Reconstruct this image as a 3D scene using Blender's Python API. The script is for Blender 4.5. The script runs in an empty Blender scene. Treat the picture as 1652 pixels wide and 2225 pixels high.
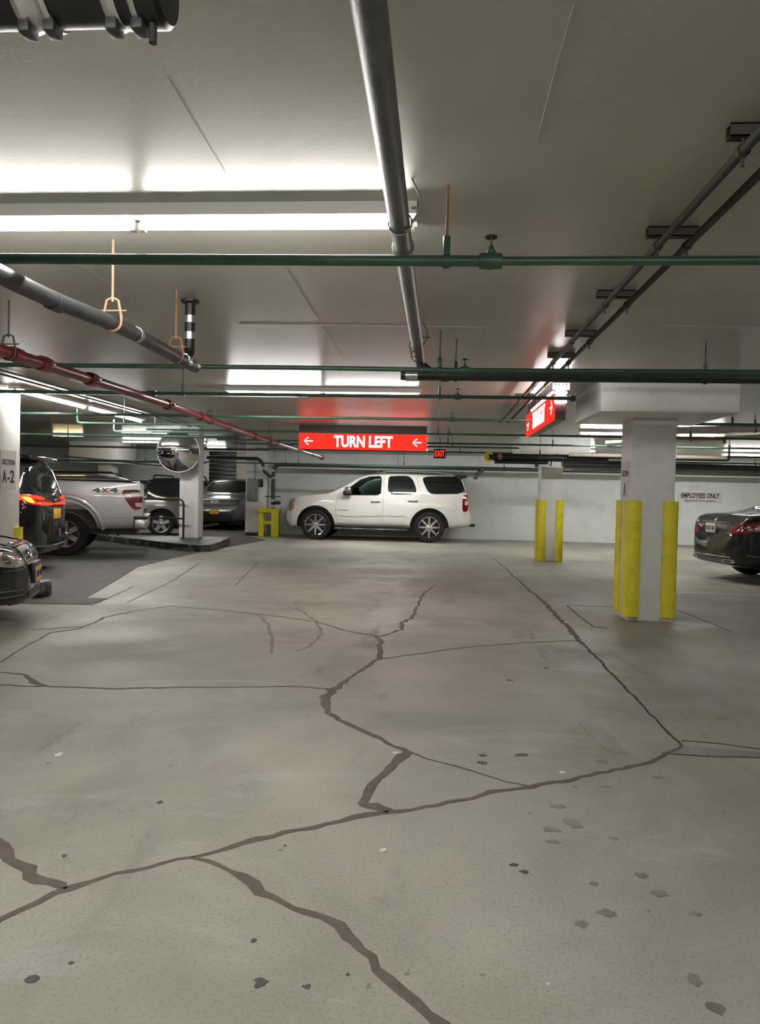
import bpy, bmesh, math, random
import numpy as np
from mathutils import Vector, Matrix
from mathutils.bvhtree import BVHTree

random.seed(7)
SC = bpy.context.scene
COL = SC.collection
R_ = math.radians

# ------------------------------------------------------------------ camera
# world: X right, Y into the garage (along the pipes), Z up; eye 1.30 m above the floor
FPX, CX, CY, EYE = 1600.0, 826.0, 1112.5, 1.30
_y = np.array([(946 - CX) / FPX, (1074 - CY) / FPX, 1.0]); _y /= np.linalg.norm(_y)
_x = np.array([math.cos(0.022), math.sin(0.022), 0.0]); _x -= (_x @ _y) * _y; _x /= np.linalg.norm(_x)
_z = np.cross(_x, _y)
RM = np.stack([_x, _y, _z], 1)                       # world axes seen from the camera (x right, y down, z ahead)
cam = bpy.data.cameras.new('camera')
cam.sensor_fit = 'VERTICAL'; cam.sensor_height = 36.0; cam.lens = FPX * 36.0 / 2225.0
cam.clip_start = 0.05; cam.clip_end = 200
cam_ob = bpy.data.objects.new('camera', cam); COL.objects.link(cam_ob)
_b = np.stack([RM[0], -RM[1], -RM[2]], 1)
cam_ob.matrix_world = Matrix([[*_b[0], 0], [*_b[1], 0], [*_b[2], EYE], [0, 0, 0, 1]])
SC.camera = cam_ob

def sight(u, v): return RM.T @ np.array([(u - CX) / FPX, (v - CY) / FPX, 1.0])
def on_z(u, v, z=0.0):
    r = sight(u, v); t = (z - EYE) / r[2]; return Vector((r[0] * t, r[1] * t, z))
def on_y(u, v, y):
    r = sight(u, v); t = y / r[1]; return Vector((r[0] * t, y, EYE + r[2] * t))

# ------------------------------------------------------------------ world and exposure (closed garage: lamps give the light)
w = bpy.data.worlds.new('world'); SC.world = w; w.use_nodes = True
w.node_tree.nodes['Background'].inputs[0].default_value = (0.5, 0.5, 0.48, 1)
w.node_tree.nodes['Background'].inputs[1].default_value = 0.02
SC.view_settings.view_transform = 'Standard'; SC.view_settings.look = 'None'
SC.view_settings.gamma = 1.0; SC.view_settings.use_curve_mapping = False
SC.view_settings.exposure = 0.2
TUBE_W = 95.0          # radiance of a fluorescent tube
SC.cycles.max_bounces = 8; SC.cycles.diffuse_bounces = 5; SC.cycles.glossy_bounces = 4
SC.cycles.sample_clamp_indirect = 30.0; SC.cycles.use_denoising = True
SC.cycles.caustics_reflective = False; SC.cycles.caustics_refractive = False

# ------------------------------------------------------------------ materials
MATS = {}
def lin(c): return tuple(((x / 12.92) if x <= 0.04045 else ((x + 0.055) / 1.055) ** 2.4) for x in c)
def mat(name, rgb, rough=0.5, metal=0.0, coat=0.0, var=0.0, vscale=6.0, bump=0.0, bscale=40.0, rvar=0.0, emit=None, estr=0.0, dirt=None, dirt_amt=0.0, dscale=2.0, alpha=None, trans=0.0, ior=None, stretch=None, spec=None, coat_rough=None):
    """procedural principled material; rgb linear; noise variation, bump, dirt blotches"""
    if name in MATS: return MATS[name]
    m = bpy.data.materials.new(name); m.use_nodes = True
    nt = m.node_tree; b = nt.nodes['Principled BSDF']
    b.inputs['Base Color'].default_value = (*rgb, 1); b.inputs['Roughness'].default_value = rough
    b.inputs['Metallic'].default_value = metal
    if coat: b.inputs['Coat Weight'].default_value = coat; b.inputs['Coat Roughness'].default_value = 0.04 if coat_rough is None else coat_rough
    if trans: b.inputs['Transmission Weight'].default_value = trans
    if ior: b.inputs['IOR'].default_value = ior
    if spec is not None: b.inputs['Specular IOR Level'].default_value = spec
    if emit is not None:
        b.inputs['Emission Color'].default_value = (*emit, 1); b.inputs['Emission Strength'].default_value = estr
    tc = None
    def coords():
        nonlocal tc
        if tc is None:
            g = nt.nodes.new('ShaderNodeNewGeometry'); tc = g.outputs['Position']
            if stretch:
                mp = nt.nodes.new('ShaderNodeMapping'); mp.inputs['Scale'].default_value = stretch
                nt.links.new(tc, mp.inputs['Vector']); tc = mp.outputs['Vector']
        return tc
    def noise(sc, det=6.0, rg=0.6):
        n = nt.nodes.new('ShaderNodeTexNoise'); n.inputs['Scale'].default_value = sc
        n.inputs['Detail'].default_value = det; n.inputs['Roughness'].default_value = rg
        nt.links.new(coords(), n.inputs['Vector']); return n.outputs['Fac']
    def ramp(f, a, b2, lo, hi):
        r = nt.nodes.new('ShaderNodeMapRange'); r.inputs['From Min'].default_value = a; r.inputs['From Max'].default_value = b2
        r.inputs['To Min'].default_value = lo; r.inputs['To Max'].default_value = hi; nt.links.new(f, r.inputs['Value']); return r.outputs['Result']
    col = None
    if var:
        mx = nt.nodes.new('ShaderNodeMix'); mx.data_type = 'RGBA'
        mx.inputs['A'].default_value = (*[c * (1 - var) for c in rgb], 1); mx.inputs['B'].default_value = (*[min(1, c * (1 + var)) for c in rgb], 1)
        nt.links.new(ramp(noise(vscale), 0.3, 0.7, 0, 1), mx.inputs['Factor']); col = mx.outputs['Result']
    if dirt is not None:
        mx = nt.nodes.new('ShaderNodeMix'); mx.data_type = 'RGBA'
        mx.inputs['B'].default_value = (*dirt, 1)
        if col is None: mx.inputs['A'].default_value = (*rgb, 1)
        else: nt.links.new(col, mx.inputs['A'])
        nt.links.new(ramp(noise(dscale, 8.0, 0.7), 0.52, 0.72, 0, dirt_amt), mx.inputs['Factor']); col = mx.outputs['Result']
    if col is not None: nt.links.new(col, b.inputs['Base Color'])
    if rvar: nt.links.new(ramp(noise(vscale * 1.7), 0.3, 0.7, max(0.02, rough - rvar), min(1, rough + rvar)), b.inputs['Roughness'])
    if bump:
        bp = nt.nodes.new('ShaderNodeBump'); bp.inputs['Strength'].default_value = bump; bp.inputs['Distance'].default_value = 0.01
        nt.links.new(noise(bscale, 5.0), bp.inputs['Height']); nt.links.new(bp.outputs['Normal'], b.inputs['Normal'])
    MATS[name] = m
    return m

def emitter(name, rgb, strength):
    if name in MATS: return MATS[name]
    m = bpy.data.materials.new(name); m.use_nodes = True; nt = m.node_tree; nt.nodes.clear()
    e = nt.nodes.new('ShaderNodeEmission'); e.inputs[0].default_value = (*rgb, 1); e.inputs[1].default_value = strength
    o = nt.nodes.new('ShaderNodeOutputMaterial'); nt.links.new(e.outputs[0], o.inputs[0]); MATS[name] = m; return m

def floor_material():
    """worn concrete: cloudy tone, rubbed pale patches, darker traffic grime, fine grit"""
    m = bpy.data.materials.new('floor concrete'); m.use_nodes = True; nt = m.node_tree; b = nt.nodes['Principled BSDF']
    g = nt.nodes.new('ShaderNodeNewGeometry')
    def noise(sc, det, dist=0.0, stretch=None, rg=0.6):
        n = nt.nodes.new('ShaderNodeTexNoise'); n.inputs['Scale'].default_value = sc; n.inputs['Detail'].default_value = det
        n.inputs['Distortion'].default_value = dist; n.inputs['Roughness'].default_value = rg; src = g.outputs['Position']
        if stretch:
            mp = nt.nodes.new('ShaderNodeMapping'); mp.inputs['Scale'].default_value = stretch; nt.links.new(src, mp.inputs['Vector']); src = mp.outputs['Vector']
        nt.links.new(src, n.inputs['Vector']); return n.outputs['Fac']
    def rng(f, a, c, lo, hi):
        r = nt.nodes.new('ShaderNodeMapRange'); r.interpolation_type = 'SMOOTHSTEP'
        for k, v in (('From Min', a), ('From Max', c), ('To Min', lo), ('To Max', hi)): r.inputs[k].default_value = v
        nt.links.new(f, r.inputs['Value']); return r.outputs['Result']
    def mix(A, B, f):
        x = nt.nodes.new('ShaderNodeMix'); x.data_type = 'RGBA'
        for k, v in (('A', A), ('B', B)):
            if isinstance(v, tuple): x.inputs[k].default_value = (*v, 1)
            else: nt.links.new(v, x.inputs[k])
        nt.links.new(f, x.inputs['Factor']); return x.outputs['Result']
    base = mix((0.285, 0.276, 0.24), (0.43, 0.418, 0.365), rng(noise(0.55, 6, 0.4), 0.33, 0.67, 0, 1))
    pale = mix(base, (0.48, 0.472, 0.435), rng(noise(1.3, 9, 0.8, (0.6, 1.6, 1), 0.68), 0.54, 0.72, 0, 0.75))
    grime = mix(pale, (0.14, 0.135, 0.118), rng(noise(0.85, 8, 1.2, (1.5, 0.55, 1), 0.65), 0.55, 0.75, 0, 0.65))
    speck = mix(grime, (0.10, 0.095, 0.085), rng(noise(16, 4, 0.0, None, 0.5), 0.69, 0.74, 0, 0.55))
    grit = mix(speck, (0.17, 0.162, 0.14), rng(noise(90, 3), 0.50, 0.72, 0, 0.5))
    nt.links.new(grit, b.inputs['Base Color']); b.inputs['Specular IOR Level'].default_value = 0.35
    nt.links.new(rng(noise(1.1, 6, 0.6), 0.3, 0.7, 0.46, 0.72), b.inputs['Roughness'])
    bp = nt.nodes.new('ShaderNodeBump'); bp.inputs['Strength'].default_value = 0.14; bp.inputs['Distance'].default_value = 0.008
    nt.links.new(noise(60, 6), bp.inputs['Height']); nt.links.new(bp.outputs['Normal'], b.inputs['Normal'])
    return m
M_FLOOR = floor_material()
M_ASPH = mat('asphalt', (0.085, 0.083, 0.078), 0.7, var=0.25, vscale=5, bump=0.5, bscale=120)
M_CRACK = mat('crack filler', (0.135, 0.112, 0.092), 0.8, var=0.2, vscale=14, bump=0.4, bscale=90)
M_JOINT = mat('saw cut', (0.06, 0.055, 0.048), 0.9)
M_STAIN = mat('oil stain', (0.19, 0.183, 0.16), 0.45, var=0.3, vscale=9)
M_GUM = mat('dark spot', (0.07, 0.07, 0.07), 0.6, var=0.3, vscale=20)
M_LITTER = mat('paper scrap', (0.75, 0.75, 0.72), 0.8)
M_LINE = mat('parking line paint', (0.5, 0.49, 0.45), 0.6, var=0.3, vscale=8)
M_CEIL = mat('ceiling paint', (0.43, 0.41, 0.362), 0.325, var=0.12, vscale=0.8, bump=0.09, bscale=38, rvar=0.03, spec=0.36)
M_CSCR = mat('ceiling scratch', (0.45, 0.45, 0.42), 0.5)
M_WALL = mat('white wall paint', (0.76, 0.80, 0.78), 0.5, var=0.05, vscale=2, bump=0.15, bscale=30, dirt=(0.42, 0.42, 0.39), dirt_amt=0.35, dscale=2.2)
M_COLUMN = mat('white column paint', (0.80, 0.80, 0.785), 0.38, var=0.05, vscale=4, bump=0.25, bscale=38, dirt=(0.4, 0.39, 0.36), dirt_amt=0.25, dscale=5)
M_YELLOW = mat('yellow guard plastic', (0.86, 0.76, 0.03), 0.42, var=0.08, vscale=9, dirt=(0.35, 0.28, 0.03), dirt_amt=0.4, dscale=5)
M_GREEN = mat('green pipe paint', (0.032, 0.085, 0.052), 0.38, var=0.2, vscale=9, dirt=(0.03, 0.05, 0.035), dirt_amt=0.5, dscale=8)
M_PGREEN = mat('pale green pipe paint', (0.16, 0.36, 0.25), 0.45, var=0.1)
M_RED = mat('red pipe paint', (0.14, 0.016, 0.018), 0.3, var=0.2, vscale=7)
M_IRON = mat('dark cast iron', (0.042, 0.045, 0.049), 0.42, var=0.25, vscale=12, bump=0.2, bscale=60)
M_GREYPIPE = mat('grey drain pipe', (0.095, 0.095, 0.093), 0.42, var=0.25, vscale=10, bump=0.15, bscale=60)
M_BLACK = mat('black plastic', (0.008, 0.008, 0.009), 0.42)
M_RUBBER = mat('tyre rubber', (0.009, 0.009, 0.0095), 0.85, bump=0.2, bscale=80)
M_STEEL = mat('stainless clamp', (0.6, 0.6, 0.6), 0.25, 0.9)
M_RUST = mat('rusty rod', (0.24, 0.13, 0.065), 0.8, var=0.3, vscale=20)
M_TAN = mat('tan hanger', (0.28, 0.165, 0.095), 0.7, var=0.2, vscale=15)
M_HANG = mat('dark hanger', (0.07, 0.06, 0.05), 0.6, 0.4)
M_WIRE = mat('galvanised hanger', (0.35, 0.35, 0.34), 0.4, 0.7)
M_FIX = mat('fixture enamel', (0.66, 0.64, 0.62), 0.4)
M_TUBE = emitter('fluorescent tube glow', (1.0, 0.985, 0.93), TUBE_W)
M_TUBED = emitter('weak tube glow', (1.0, 0.97, 0.95), TUBE_W * 0.25)
M_TUBEW = emitter('warm tube glow', (1.0, 0.78, 0.36), TUBE_W * 0.6)
M_SIGNRED = emitter('lit red sign face', (1.0, 0.012, 0.007), 3.0)
M_SIGNWHITE = emitter('lit white lettering', (1.0, 0.95, 0.92), 1.6)
M_SIGNBOX = mat('sign housing', (0.03, 0.012, 0.012), 0.35)
M_EXITRED = emitter('exit letters', (1.0, 0.03, 0.02), 1.6)
M_SIGNPLATE = mat('white sign plate', (0.68, 0.67, 0.65), 0.4)
M_INK = mat('black ink', (0.012, 0.012, 0.014), 0.5)
M_MIRROR = mat('mirror', (0.9, 0.9, 0.9), 0.02, 1.0)
M_BEIGE = mat('beige duct', (0.45, 0.41, 0.35), 0.5, var=0.1)
M_WPIPE = mat('white pipe', (0.6, 0.59, 0.56), 0.4)
M_PANEL = mat('grey panel box', (0.25, 0.255, 0.25), 0.4, 0.2)
M_CURB = mat('black curb paint', (0.022, 0.021, 0.02), 0.45, dirt=(0.42, 0.38, 0.28), dirt_amt=0.8, dscale=7, bump=0.5, bscale=14)
M_WHITEP = mat('white car paint', (0.70, 0.685, 0.665), 0.4, coat=1.0, spec=0.1)
M_SILVER = mat('silver car paint', (0.66, 0.66, 0.68), 0.36, 0.25, coat=1.0)
M_DARKP = mat('charcoal car paint', (0.011, 0.011, 0.013), 0.5, coat=1.0, spec=0.05)
M_VANP = mat('black van paint', (0.006, 0.0055, 0.007), 0.5, coat=1.0, spec=0.05)
M_MERC = mat('graphite car paint', (0.02, 0.018, 0.02), 0.45, coat=1.0, spec=0.1)
M_BRONZE = mat('bronze grey car paint', (0.2, 0.185, 0.16), 0.3, 0.5, coat=1.0)
M_KIA = mat('grey green car paint', (0.085, 0.09, 0.088), 0.3, 0.4, coat=1.0)
M_GLASS = mat('dark car glass', (0.008, 0.01, 0.01), 0.04, spec=0.6)
M_GLASSG = mat('greenish car glass', (0.82, 0.97, 0.90), 0.0, trans=1.0, ior=1.02)
M_CHROME = mat('chrome', (0.75, 0.75, 0.75), 0.08, 1.0)
M_ALLOY = mat('alloy wheel', (0.55, 0.55, 0.54), 0.28, 0.8)
M_LAMPC = mat('clear lamp lens', (0.45, 0.45, 0.46), 0.1, 0.5, coat=1.0)
M_LAMPR = mat('red lamp lens', (0.22, 0.006, 0.008), 0.12, coat=1.0)
M_LAMPW = mat('white lamp lens', (0.7, 0.68, 0.66), 0.15, coat=1.0)
M_AMBER = mat('amber lamp lens', (0.5, 0.15, 0.03), 0.15, coat=1.0)
M_TAILON = emitter('tail lamp glow', (1.0, 0.03, 0.012), 3.0)
M_TAILHOT = emitter('tail lamp hot', (1.0, 0.22, 0.03), 4.0)
M_PLATEY = mat('yellow plate', (0.68, 0.42, 0.06), 0.4)
M_PLATEW = mat('white plate', (0.6, 0.58, 0.57), 0.4)
M_LINEDK = mat('panel gap', (0.05, 0.05, 0.05), 0.6)
M_TRIMG = mat('grey trim', (0.35, 0.34, 0.33), 0.35, coat=0.5)

# ------------------------------------------------------------------ mesh helpers
def wmat(o):
    if o is None: return Matrix.Identity(4)
    return wmat(o.parent) @ Matrix.LocRotScale(o.location, o.rotation_euler, o.scale)
def tag(o, label=None, cat=None, group=None, kind=None):
    if label: o['label'] = label
    if cat: o['category'] = cat
    if group: o['group'] = group
    if kind: o['kind'] = kind
    return o
def thing(name, label, cat, loc=(0, 0, 0), rz=0.0, group=None):
    o = bpy.data.objects.new(name, None); COL.objects.link(o)
    o.location = loc; o.rotation_euler = (0, 0, rz); o.empty_display_size = 0.2
    return tag(o, label, cat, group)
def link(name, me, parent=None, loc=None, rot=None):
    o = bpy.data.objects.new(name, me); COL.objects.link(o); o.parent = parent
    if loc is not None: o.location = loc
    if rot is not None: o.rotation_euler = rot
    return o
def basis(d):
    d = Vector(d).normalized(); a = Vector((0, 0, 1)) if abs(d.z) < 0.9 else Vector((1, 0, 0))
    u = d.cross(a).normalized(); return d, u, u.cross(d).normalized()
def fillet(pts, r, n=5):
    pts = [Vector(p) for p in pts]; out = [pts[0]]
    for a, b, c in zip(pts, pts[1:], pts[2:]):
        ra = min(r, (b - a).length * 0.49, (c - b).length * 0.49)
        p = b + (a - b).normalized() * ra; q = b + (c - b).normalized() * ra
        for i in range(n + 1):
            t = i / n; out.append(p * (1 - t) ** 2 + b * 2 * t * (1 - t) + q * t * t)
    out.append(pts[-1]); return out

class MB:
    def __init__(s): s.v = []; s.f = []
    def add(s, vs, fs):
        o = len(s.v); s.v += [Vector(p) for p in vs]; s.f += [tuple(i + o for i in f) for f in fs]; return s
    def box(s, x0, x1, y0, y1, z0, z1):
        return s.add([(x, y, z) for x in (x0, x1) for y in (y0, y1) for z in (z0, z1)],
                     [(0, 1, 3, 2), (4, 6, 7, 5), (0, 4, 5, 1), (2, 3, 7, 6), (0, 2, 6, 4), (1, 5, 7, 3)])
    def bbox(s, x0, x1, y0, y1, z0, z1, b=0.01, n=2):
        """box with bevelled edges"""
        bm = bmesh.new(); bmesh.ops.create_cube(bm, size=1.0)
        for v in bm.verts: v.co = Vector(((x0 + x1) / 2 + v.co.x * (x1 - x0), (y0 + y1) / 2 + v.co.y * (y1 - y0), (z0 + z1) / 2 + v.co.z * (z1 - z0)))
        bmesh.ops.bevel(bm, geom=bm.edges[:], offset=b, segments=n, profile=0.5, affect='EDGES')
        bm.verts.index_update(); s.add([v.co.copy() for v in bm.verts], [tuple(v.index for v in f.verts) for f in bm.faces]); bm.free(); return s
    def tube(s, pts, r, n=12, cap=True):
        pts = [Vector(p) for p in pts]; m = len(pts); rr = r if isinstance(r, (list, tuple)) else [r] * m
        d0, u, w2 = basis(pts[1] - pts[0]); vs = []
        for i, p in enumerate(pts):
            d = (pts[min(i + 1, m - 1)] - pts[max(i - 1, 0)]).normalized()
            u = (u - d * u.dot(d)).normalized(); w2 = d.cross(u)
            for k in range(n):
                a = 2 * math.pi * k / n; vs.append(p + (u * math.cos(a) + w2 * math.sin(a)) * rr[i])
        fs = [(i * n + k, i * n + (k + 1) % n, (i + 1) * n + (k + 1) % n, (i + 1) * n + k) for i in range(m - 1) for k in range(n)]
        if cap: fs += [tuple(range(n - 1, -1, -1)), tuple(range((m - 1) * n, m * n))]
        return s.add(vs, fs)
    def lathe(s, prof, org, axis, n=24, closed=False):
        d, u, w2 = basis(axis); org = Vector(org); vs = []
        for (r, h) in prof:
            for k in range(n):
                a = 2 * math.pi * k / n; vs.append(org + d * h + (u * math.cos(a) + w2 * math.sin(a)) * max(r, 1e-4))
        m = len(prof); fs = [(i * n + k, i * n + (k + 1) % n, (i + 1) * n + (k + 1) % n, (i + 1) * n + k) for i in range(m - 1) for k in range(n)]
        if closed: fs += [((m - 1) * n + k, (m - 1) * n + (k + 1) % n, (k + 1) % n, k) for k in range(n)]
        return s.add(vs, fs)
    def prism(s, poly, ext):
        """extrude a planar polygon (3D points) along ext"""
        n = len(poly); p = [Vector(q) for q in poly]; e = Vector(ext)
        return s.add(p + [q + e for q in p], [tuple(range(n)), tuple(range(2 * n - 1, n - 1, -1))] + [(i, i + n, (i + 1) % n + n, (i + 1) % n) for i in range(n)])
    def build(s, name, m, parent=None, world=True, smooth=True, ang=38, kind=None):
        me = bpy.data.meshes.new(name); vs = s.v
        loc = None
        if parent is not None:
            if world:
                inv = wmat(parent).inverted(); vs = [inv @ p for p in vs]
        elif kind != 'structure':
            xs = [p.x for p in vs]; ys = [p.y for p in vs]; zs = [p.z for p in vs]
            loc = Vector(((min(xs) + max(xs)) / 2, (min(ys) + max(ys)) / 2, min(zs))); vs = [p - loc for p in vs]
        me.from_pydata([tuple(p) for p in vs], [], s.f)
        bm = bmesh.new(); bm.from_mesh(me); bmesh.ops.recalc_face_normals(bm, faces=bm.faces[:]); bm.to_mesh(me); bm.free()
        me.materials.append(m)
        if smooth: me.shade_smooth(); me.set_sharp_from_angle(angle=R_(ang))
        o = link(name, me, parent, loc)
        if kind: o['kind'] = kind
        return o

def text_geo(txt, size, ext=0.004, bold=0.0, sx=1.0, font_space=1.0):
    """outline lettering as mesh data in the XY plane, centred"""
    cu = bpy.data.curves.new('lettering', 'FONT'); cu.body = txt; cu.size = size; cu.extrude = ext; cu.offset = bold
    cu.align_x = 'CENTER'; cu.align_y = 'CENTER'; cu.space_character = font_space; cu.resolution_u = 4
    ob = bpy.data.objects.new('lettering', cu); COL.objects.link(ob)
    dg = bpy.context.evaluated_depsgraph_get(); me = bpy.data.meshes.new_from_object(ob.evaluated_get(dg))
    vs = [Vector((v.co.x * sx, v.co.y, v.co.z)) for v in me.vertices]; fs = [tuple(p.vertices) for p in me.polygons]
    bpy.data.objects.remove(ob); bpy.data.curves.remove(cu); bpy.data.meshes.remove(me)
    return vs, fs
def text_on(name, txt, size, org, right, up, m, parent, ext=0.003, bold=0.0, sx=1.0, world=True, space=1.0, fit_w=None):
    vs, fs = text_geo(txt, size, ext, bold, sx, space)
    if fit_w:
        wd = max(v.x for v in vs) - min(v.x for v in vs); k = fit_w / wd; vs = [Vector((v.x * k, v.y, v.z)) for v in vs]
    r = Vector(right).normalized(); u = Vector(up).normalized(); n = r.cross(u); org = Vector(org)
    b = MB(); b.add([org + r * v.x + u * v.y + n * v.z for v in vs], fs)
    return b.build(name, m, parent, world=world, smooth=False)
# ------------------------------------------------------------------ the setting
ZC = 2.45                      # underside of the main slab
ZH = 2.85                      # underside of the higher slab, back left
XL, XR, YN, YF = -16.0, 15.0, -7.0, 29.0
YB = 21.85                      # long white back wall
floor = MB().box(XL, XR, YN, YF, -0.3, 0.0).build('floor', M_FLOOR, kind='structure', smooth=False)
tag(floor, 'worn grey concrete garage floor with brown filled cracks', 'floor')
c = MB()
c.box(XL, XR, YN, 13.2, ZC, ZC + 0.7); c.box(-4.0, XR, 13.2, YF, ZC, ZC + 0.7); c.box(XL, -4.0, 13.2, YF, ZH, ZH + 0.3)
ceiling = c.build('ceiling', M_CEIL, kind='structure', smooth=False)
tag(ceiling, 'glossy grey painted concrete ceiling slab', 'ceiling')
def struct(name, label, cat, mb, m):
    return tag(mb.build(name, m, kind='structure', smooth=False), label, cat)
struct('wall_back', 'long white painted wall behind the white suv', 'wall', MB().box(-5.3, XR, YB, YB + 0.2, 0, ZH), M_WALL)
struct('wall_far', 'pale wall deep behind the parked cars on the left', 'wall', MB().box(XL, -4.6, YF - 0.2, YF, 0, ZH), M_WALL)
struct('wall_niche', 'short side wall of the bay behind the electrical panel', 'wall', MB().box(-5.3, -5.1, YB + 0.2, YF - 0.2, 0, ZH), M_WALL)
struct('wall_left', 'white side wall of the garage, out to the left', 'wall', MB().box(XL - 0.2, XL, YN, YF, 0, ZH), M_WALL)
struct('wall_right', 'white side wall of the garage, out to the right', 'wall', MB().box(XR, XR + 0.2, YN, YF, 0, ZC), M_WALL)
struct('wall_front', 'wall of the garage behind the viewer', 'wall', MB().box(XL, XR, YN - 0.2, YN, 0, ZC), M_WALL)

# asphalt apron on the left
bp = [on_z(440, 1199), on_z(372, 1214), on_z(300, 1232), on_z(262, 1256), on_z(215, 1284), on_z(186, 1300), on_z(236, 1301), on_z(196, 1314), on_z(60, 1312)]
ap = [(p.x, p.y, 0.0) for p in bp] + [(XL + 0.05, 7.6, 0), (XL + 0.05, YF - 0.25, 0), (-5.35, YF - 0.25, 0), (-5.35, 20.6, 0), (-4.4, 19.0, 0)]
MB().prism(ap, (0, 0, 0.006)).build('asphalt_apron', M_ASPH, floor, smooth=False)

# cracks: brown filler ribbons with ragged edges, lying flush in the slab
def ribbon(name, px, wpx, m, h=0.003, ragged=0.35, step=0.05):
    P = [on_z(u, v) for (u, v) in px]; W = wpx if isinstance(wpx, (list, tuple)) else [wpx] * len(P)
    # width in metres from the width seen at that distance
    Wm = [wv * p.y / FPX for wv, p in zip(W, P)]
    pts = []; ws = []
    for (a, b, wa, wb) in zip(P, P[1:], Wm, Wm[1:]):
        n = max(2, min(60, int((b - a).length / step)))
        for i in range(n):
            t = i / n; pts.append(a.lerp(b, t)); ws.append(wa + (wb - wa) * t)
    pts.append(P[-1]); ws.append(Wm[-1])
    vs = []; fs = []
    jit = 0.0
    for i, p in enumerate(pts):
        d = (pts[min(i + 1, len(pts) - 1)] - pts[max(i - 1, 0)]).normalized(); nrm = Vector((-d.y, d.x, 0))
        jit = 0.6 * jit + random.uniform(-1, 1) * ws[i] * 0.35
        l = ws[i] * 0.5 * (1 + random.uniform(-ragged, ragged)); r = ws[i] * 0.5 * (1 + random.uniform(-ragged, ragged))
        q = p + nrm * jit
        vs += [q + nrm * l + Vector((0, 0, 0.0002)), q + nrm * l * 0.6 + Vector((0, 0, h)), q - nrm * r * 0.6 + Vector((0, 0, h)), q - nrm * r + Vector((0, 0, 0.0002))]
        if i:
            o = (i - 1) * 4
            fs += [(o + k, o + k + 1, o + k + 5, o + k + 4) for k in range(3)]
    b = MB(); b.add(vs, fs); return b.build(name, m, floor, smooth=False)

CR = [
 ([(948, 1270), (920, 1290), (903, 1328), (890, 1345), (873, 1352), (868, 1368), (840, 1378), (820, 1383)], [2, 4, 7, 8, 10, 9, 6, 9]),
 ([(820, 1383), (828, 1400), (820, 1432), (800, 1450), (775, 1465), (745, 1482), (725, 1500), (712, 1520), (722, 1548), (760, 1575), (800, 1597), (845, 1615), (890, 1635)], [11, 12, 12, 9, 9, 13, 22, 21, 18, 17, 17, 14, 16]),
 ([(890, 1635), (860, 1660), (835, 1695), (805, 1720), (780, 1745), (800, 1755), (840, 1768)], [24, 25, 24, 22, 24, 36, 30]),
 ([(890, 1635), (925, 1648), (960, 1657), (990, 1665), (1040, 1680), (1100, 1700), (1150, 1708)], [9, 6, 3, 9, 7, 3, 10]),
 ([(-40, 2016), (0, 1998), (80, 1960), (160, 1928), (250, 1900), (420, 1862), (530, 1833), (650, 1805), (800, 1773), (900, 1762), (1000, 1740), (1100, 1717), (1200, 1700), (1300, 1680), (1420, 1655), (1482, 1620)], [22, 22, 22, 24, 14, 14, 22, 20, 20, 18, 16, 18, 18, 13, 12, 10]),
 ([(-30, 1815), (0, 1838), (40, 1880), (90, 1912), (128, 1929), (146, 1930)], [24, 26, 34, 36, 28, 20]),
 ([(420, 1862), (480, 1880), (530, 1902), (570, 1938), (610, 1958), (700, 1995), (760, 2035), (775, 2065), (820, 2105), (880, 2150), (930, 2200), (985, 2260)], [16, 13, 22, 28, 20, 26, 34, 28, 24, 28, 34, 34]),
 ([(-60, 1487), (0, 1489), (250, 1496), (500, 1493), (640, 1491), (720, 1498)], [8, 8, 9, 7, 6, 6]),
 ([(-30, 1460), (0, 1461), (55, 1466), (75, 1480), (105, 1490)], [4, 4, 8, 16, 14]),
 ([(828, 1432), (900, 1422), (1000, 1408), (1150, 1396), (1250, 1392)], [4, 5, 4, 4, 5]),
 ([(0, 1440), (45, 1410), (110, 1375), (175, 1366), (228, 1342), (290, 1328), (370, 1317), (500, 1328), (610, 1340), (690, 1352), (750, 1370), (820, 1383)], [4, 4, 5, 7, 8, 4, 3, 3, 4, 4, 6, 8]),
 ([(66, 1369), (175, 1362)], [2, 3]),
 ([(1075, 1215), (1160, 1290), (1200, 1325), (1230, 1360), (1255, 1385), (1278, 1410)], [3, 6, 10, 10, 14, 6]),
]
for px, wv in CR: ribbon('crack_filler', px, wv, M_CRACK)
for px, wv in [([(1278, 1410), (1340, 1473), (1420, 1556), (1482, 1619)], 6), ([(1482, 1610), (1570, 1617), (1660, 1630)], 4), ([(1440, 1637), (1550, 1645), (1660, 1647)], 4),
               ([(195, 1318), (290, 1275)], 2.5), ([(275, 1310), (370, 1265), (432, 1224)], 2.5), ([(1232, 1316), (1260, 1338), (1290, 1362), (1320, 1365)], 3.5), ([(1232, 1316), (1338, 1319)], 2.5), ([(1470, 1325), (1540, 1352), (1590, 1373)], 2.5), ([(512, 1272), (560, 1222)], 1.5)]:
    ribbon('control_joint', px, wv, M_JOINT, ragged=0.2)
def blotch(name, u, v, a, b, m, n=14, rag=0.35, h=0.002):
    p = on_z(u, v); s = p.y / FPX; fs = (v - 1074) / FPX
    P = []
    for k in range(n):
        t = 2 * math.pi * k / n; q = 1 + random.uniform(-rag, rag)
        P.append((p.x + a * s * q * math.cos(t), p.y + b * s * q * math.sin(t) / max(0.05, fs), 0.0))
    return MB().prism(P, (0, 0, h)).build(name, m, floor, smooth=False)
def patch(name, px, m, h=0.002):
    return MB().prism([on_z(u, v) for u, v in px], (0, 0, h)).build(name, m, floor, smooth=False)
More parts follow.
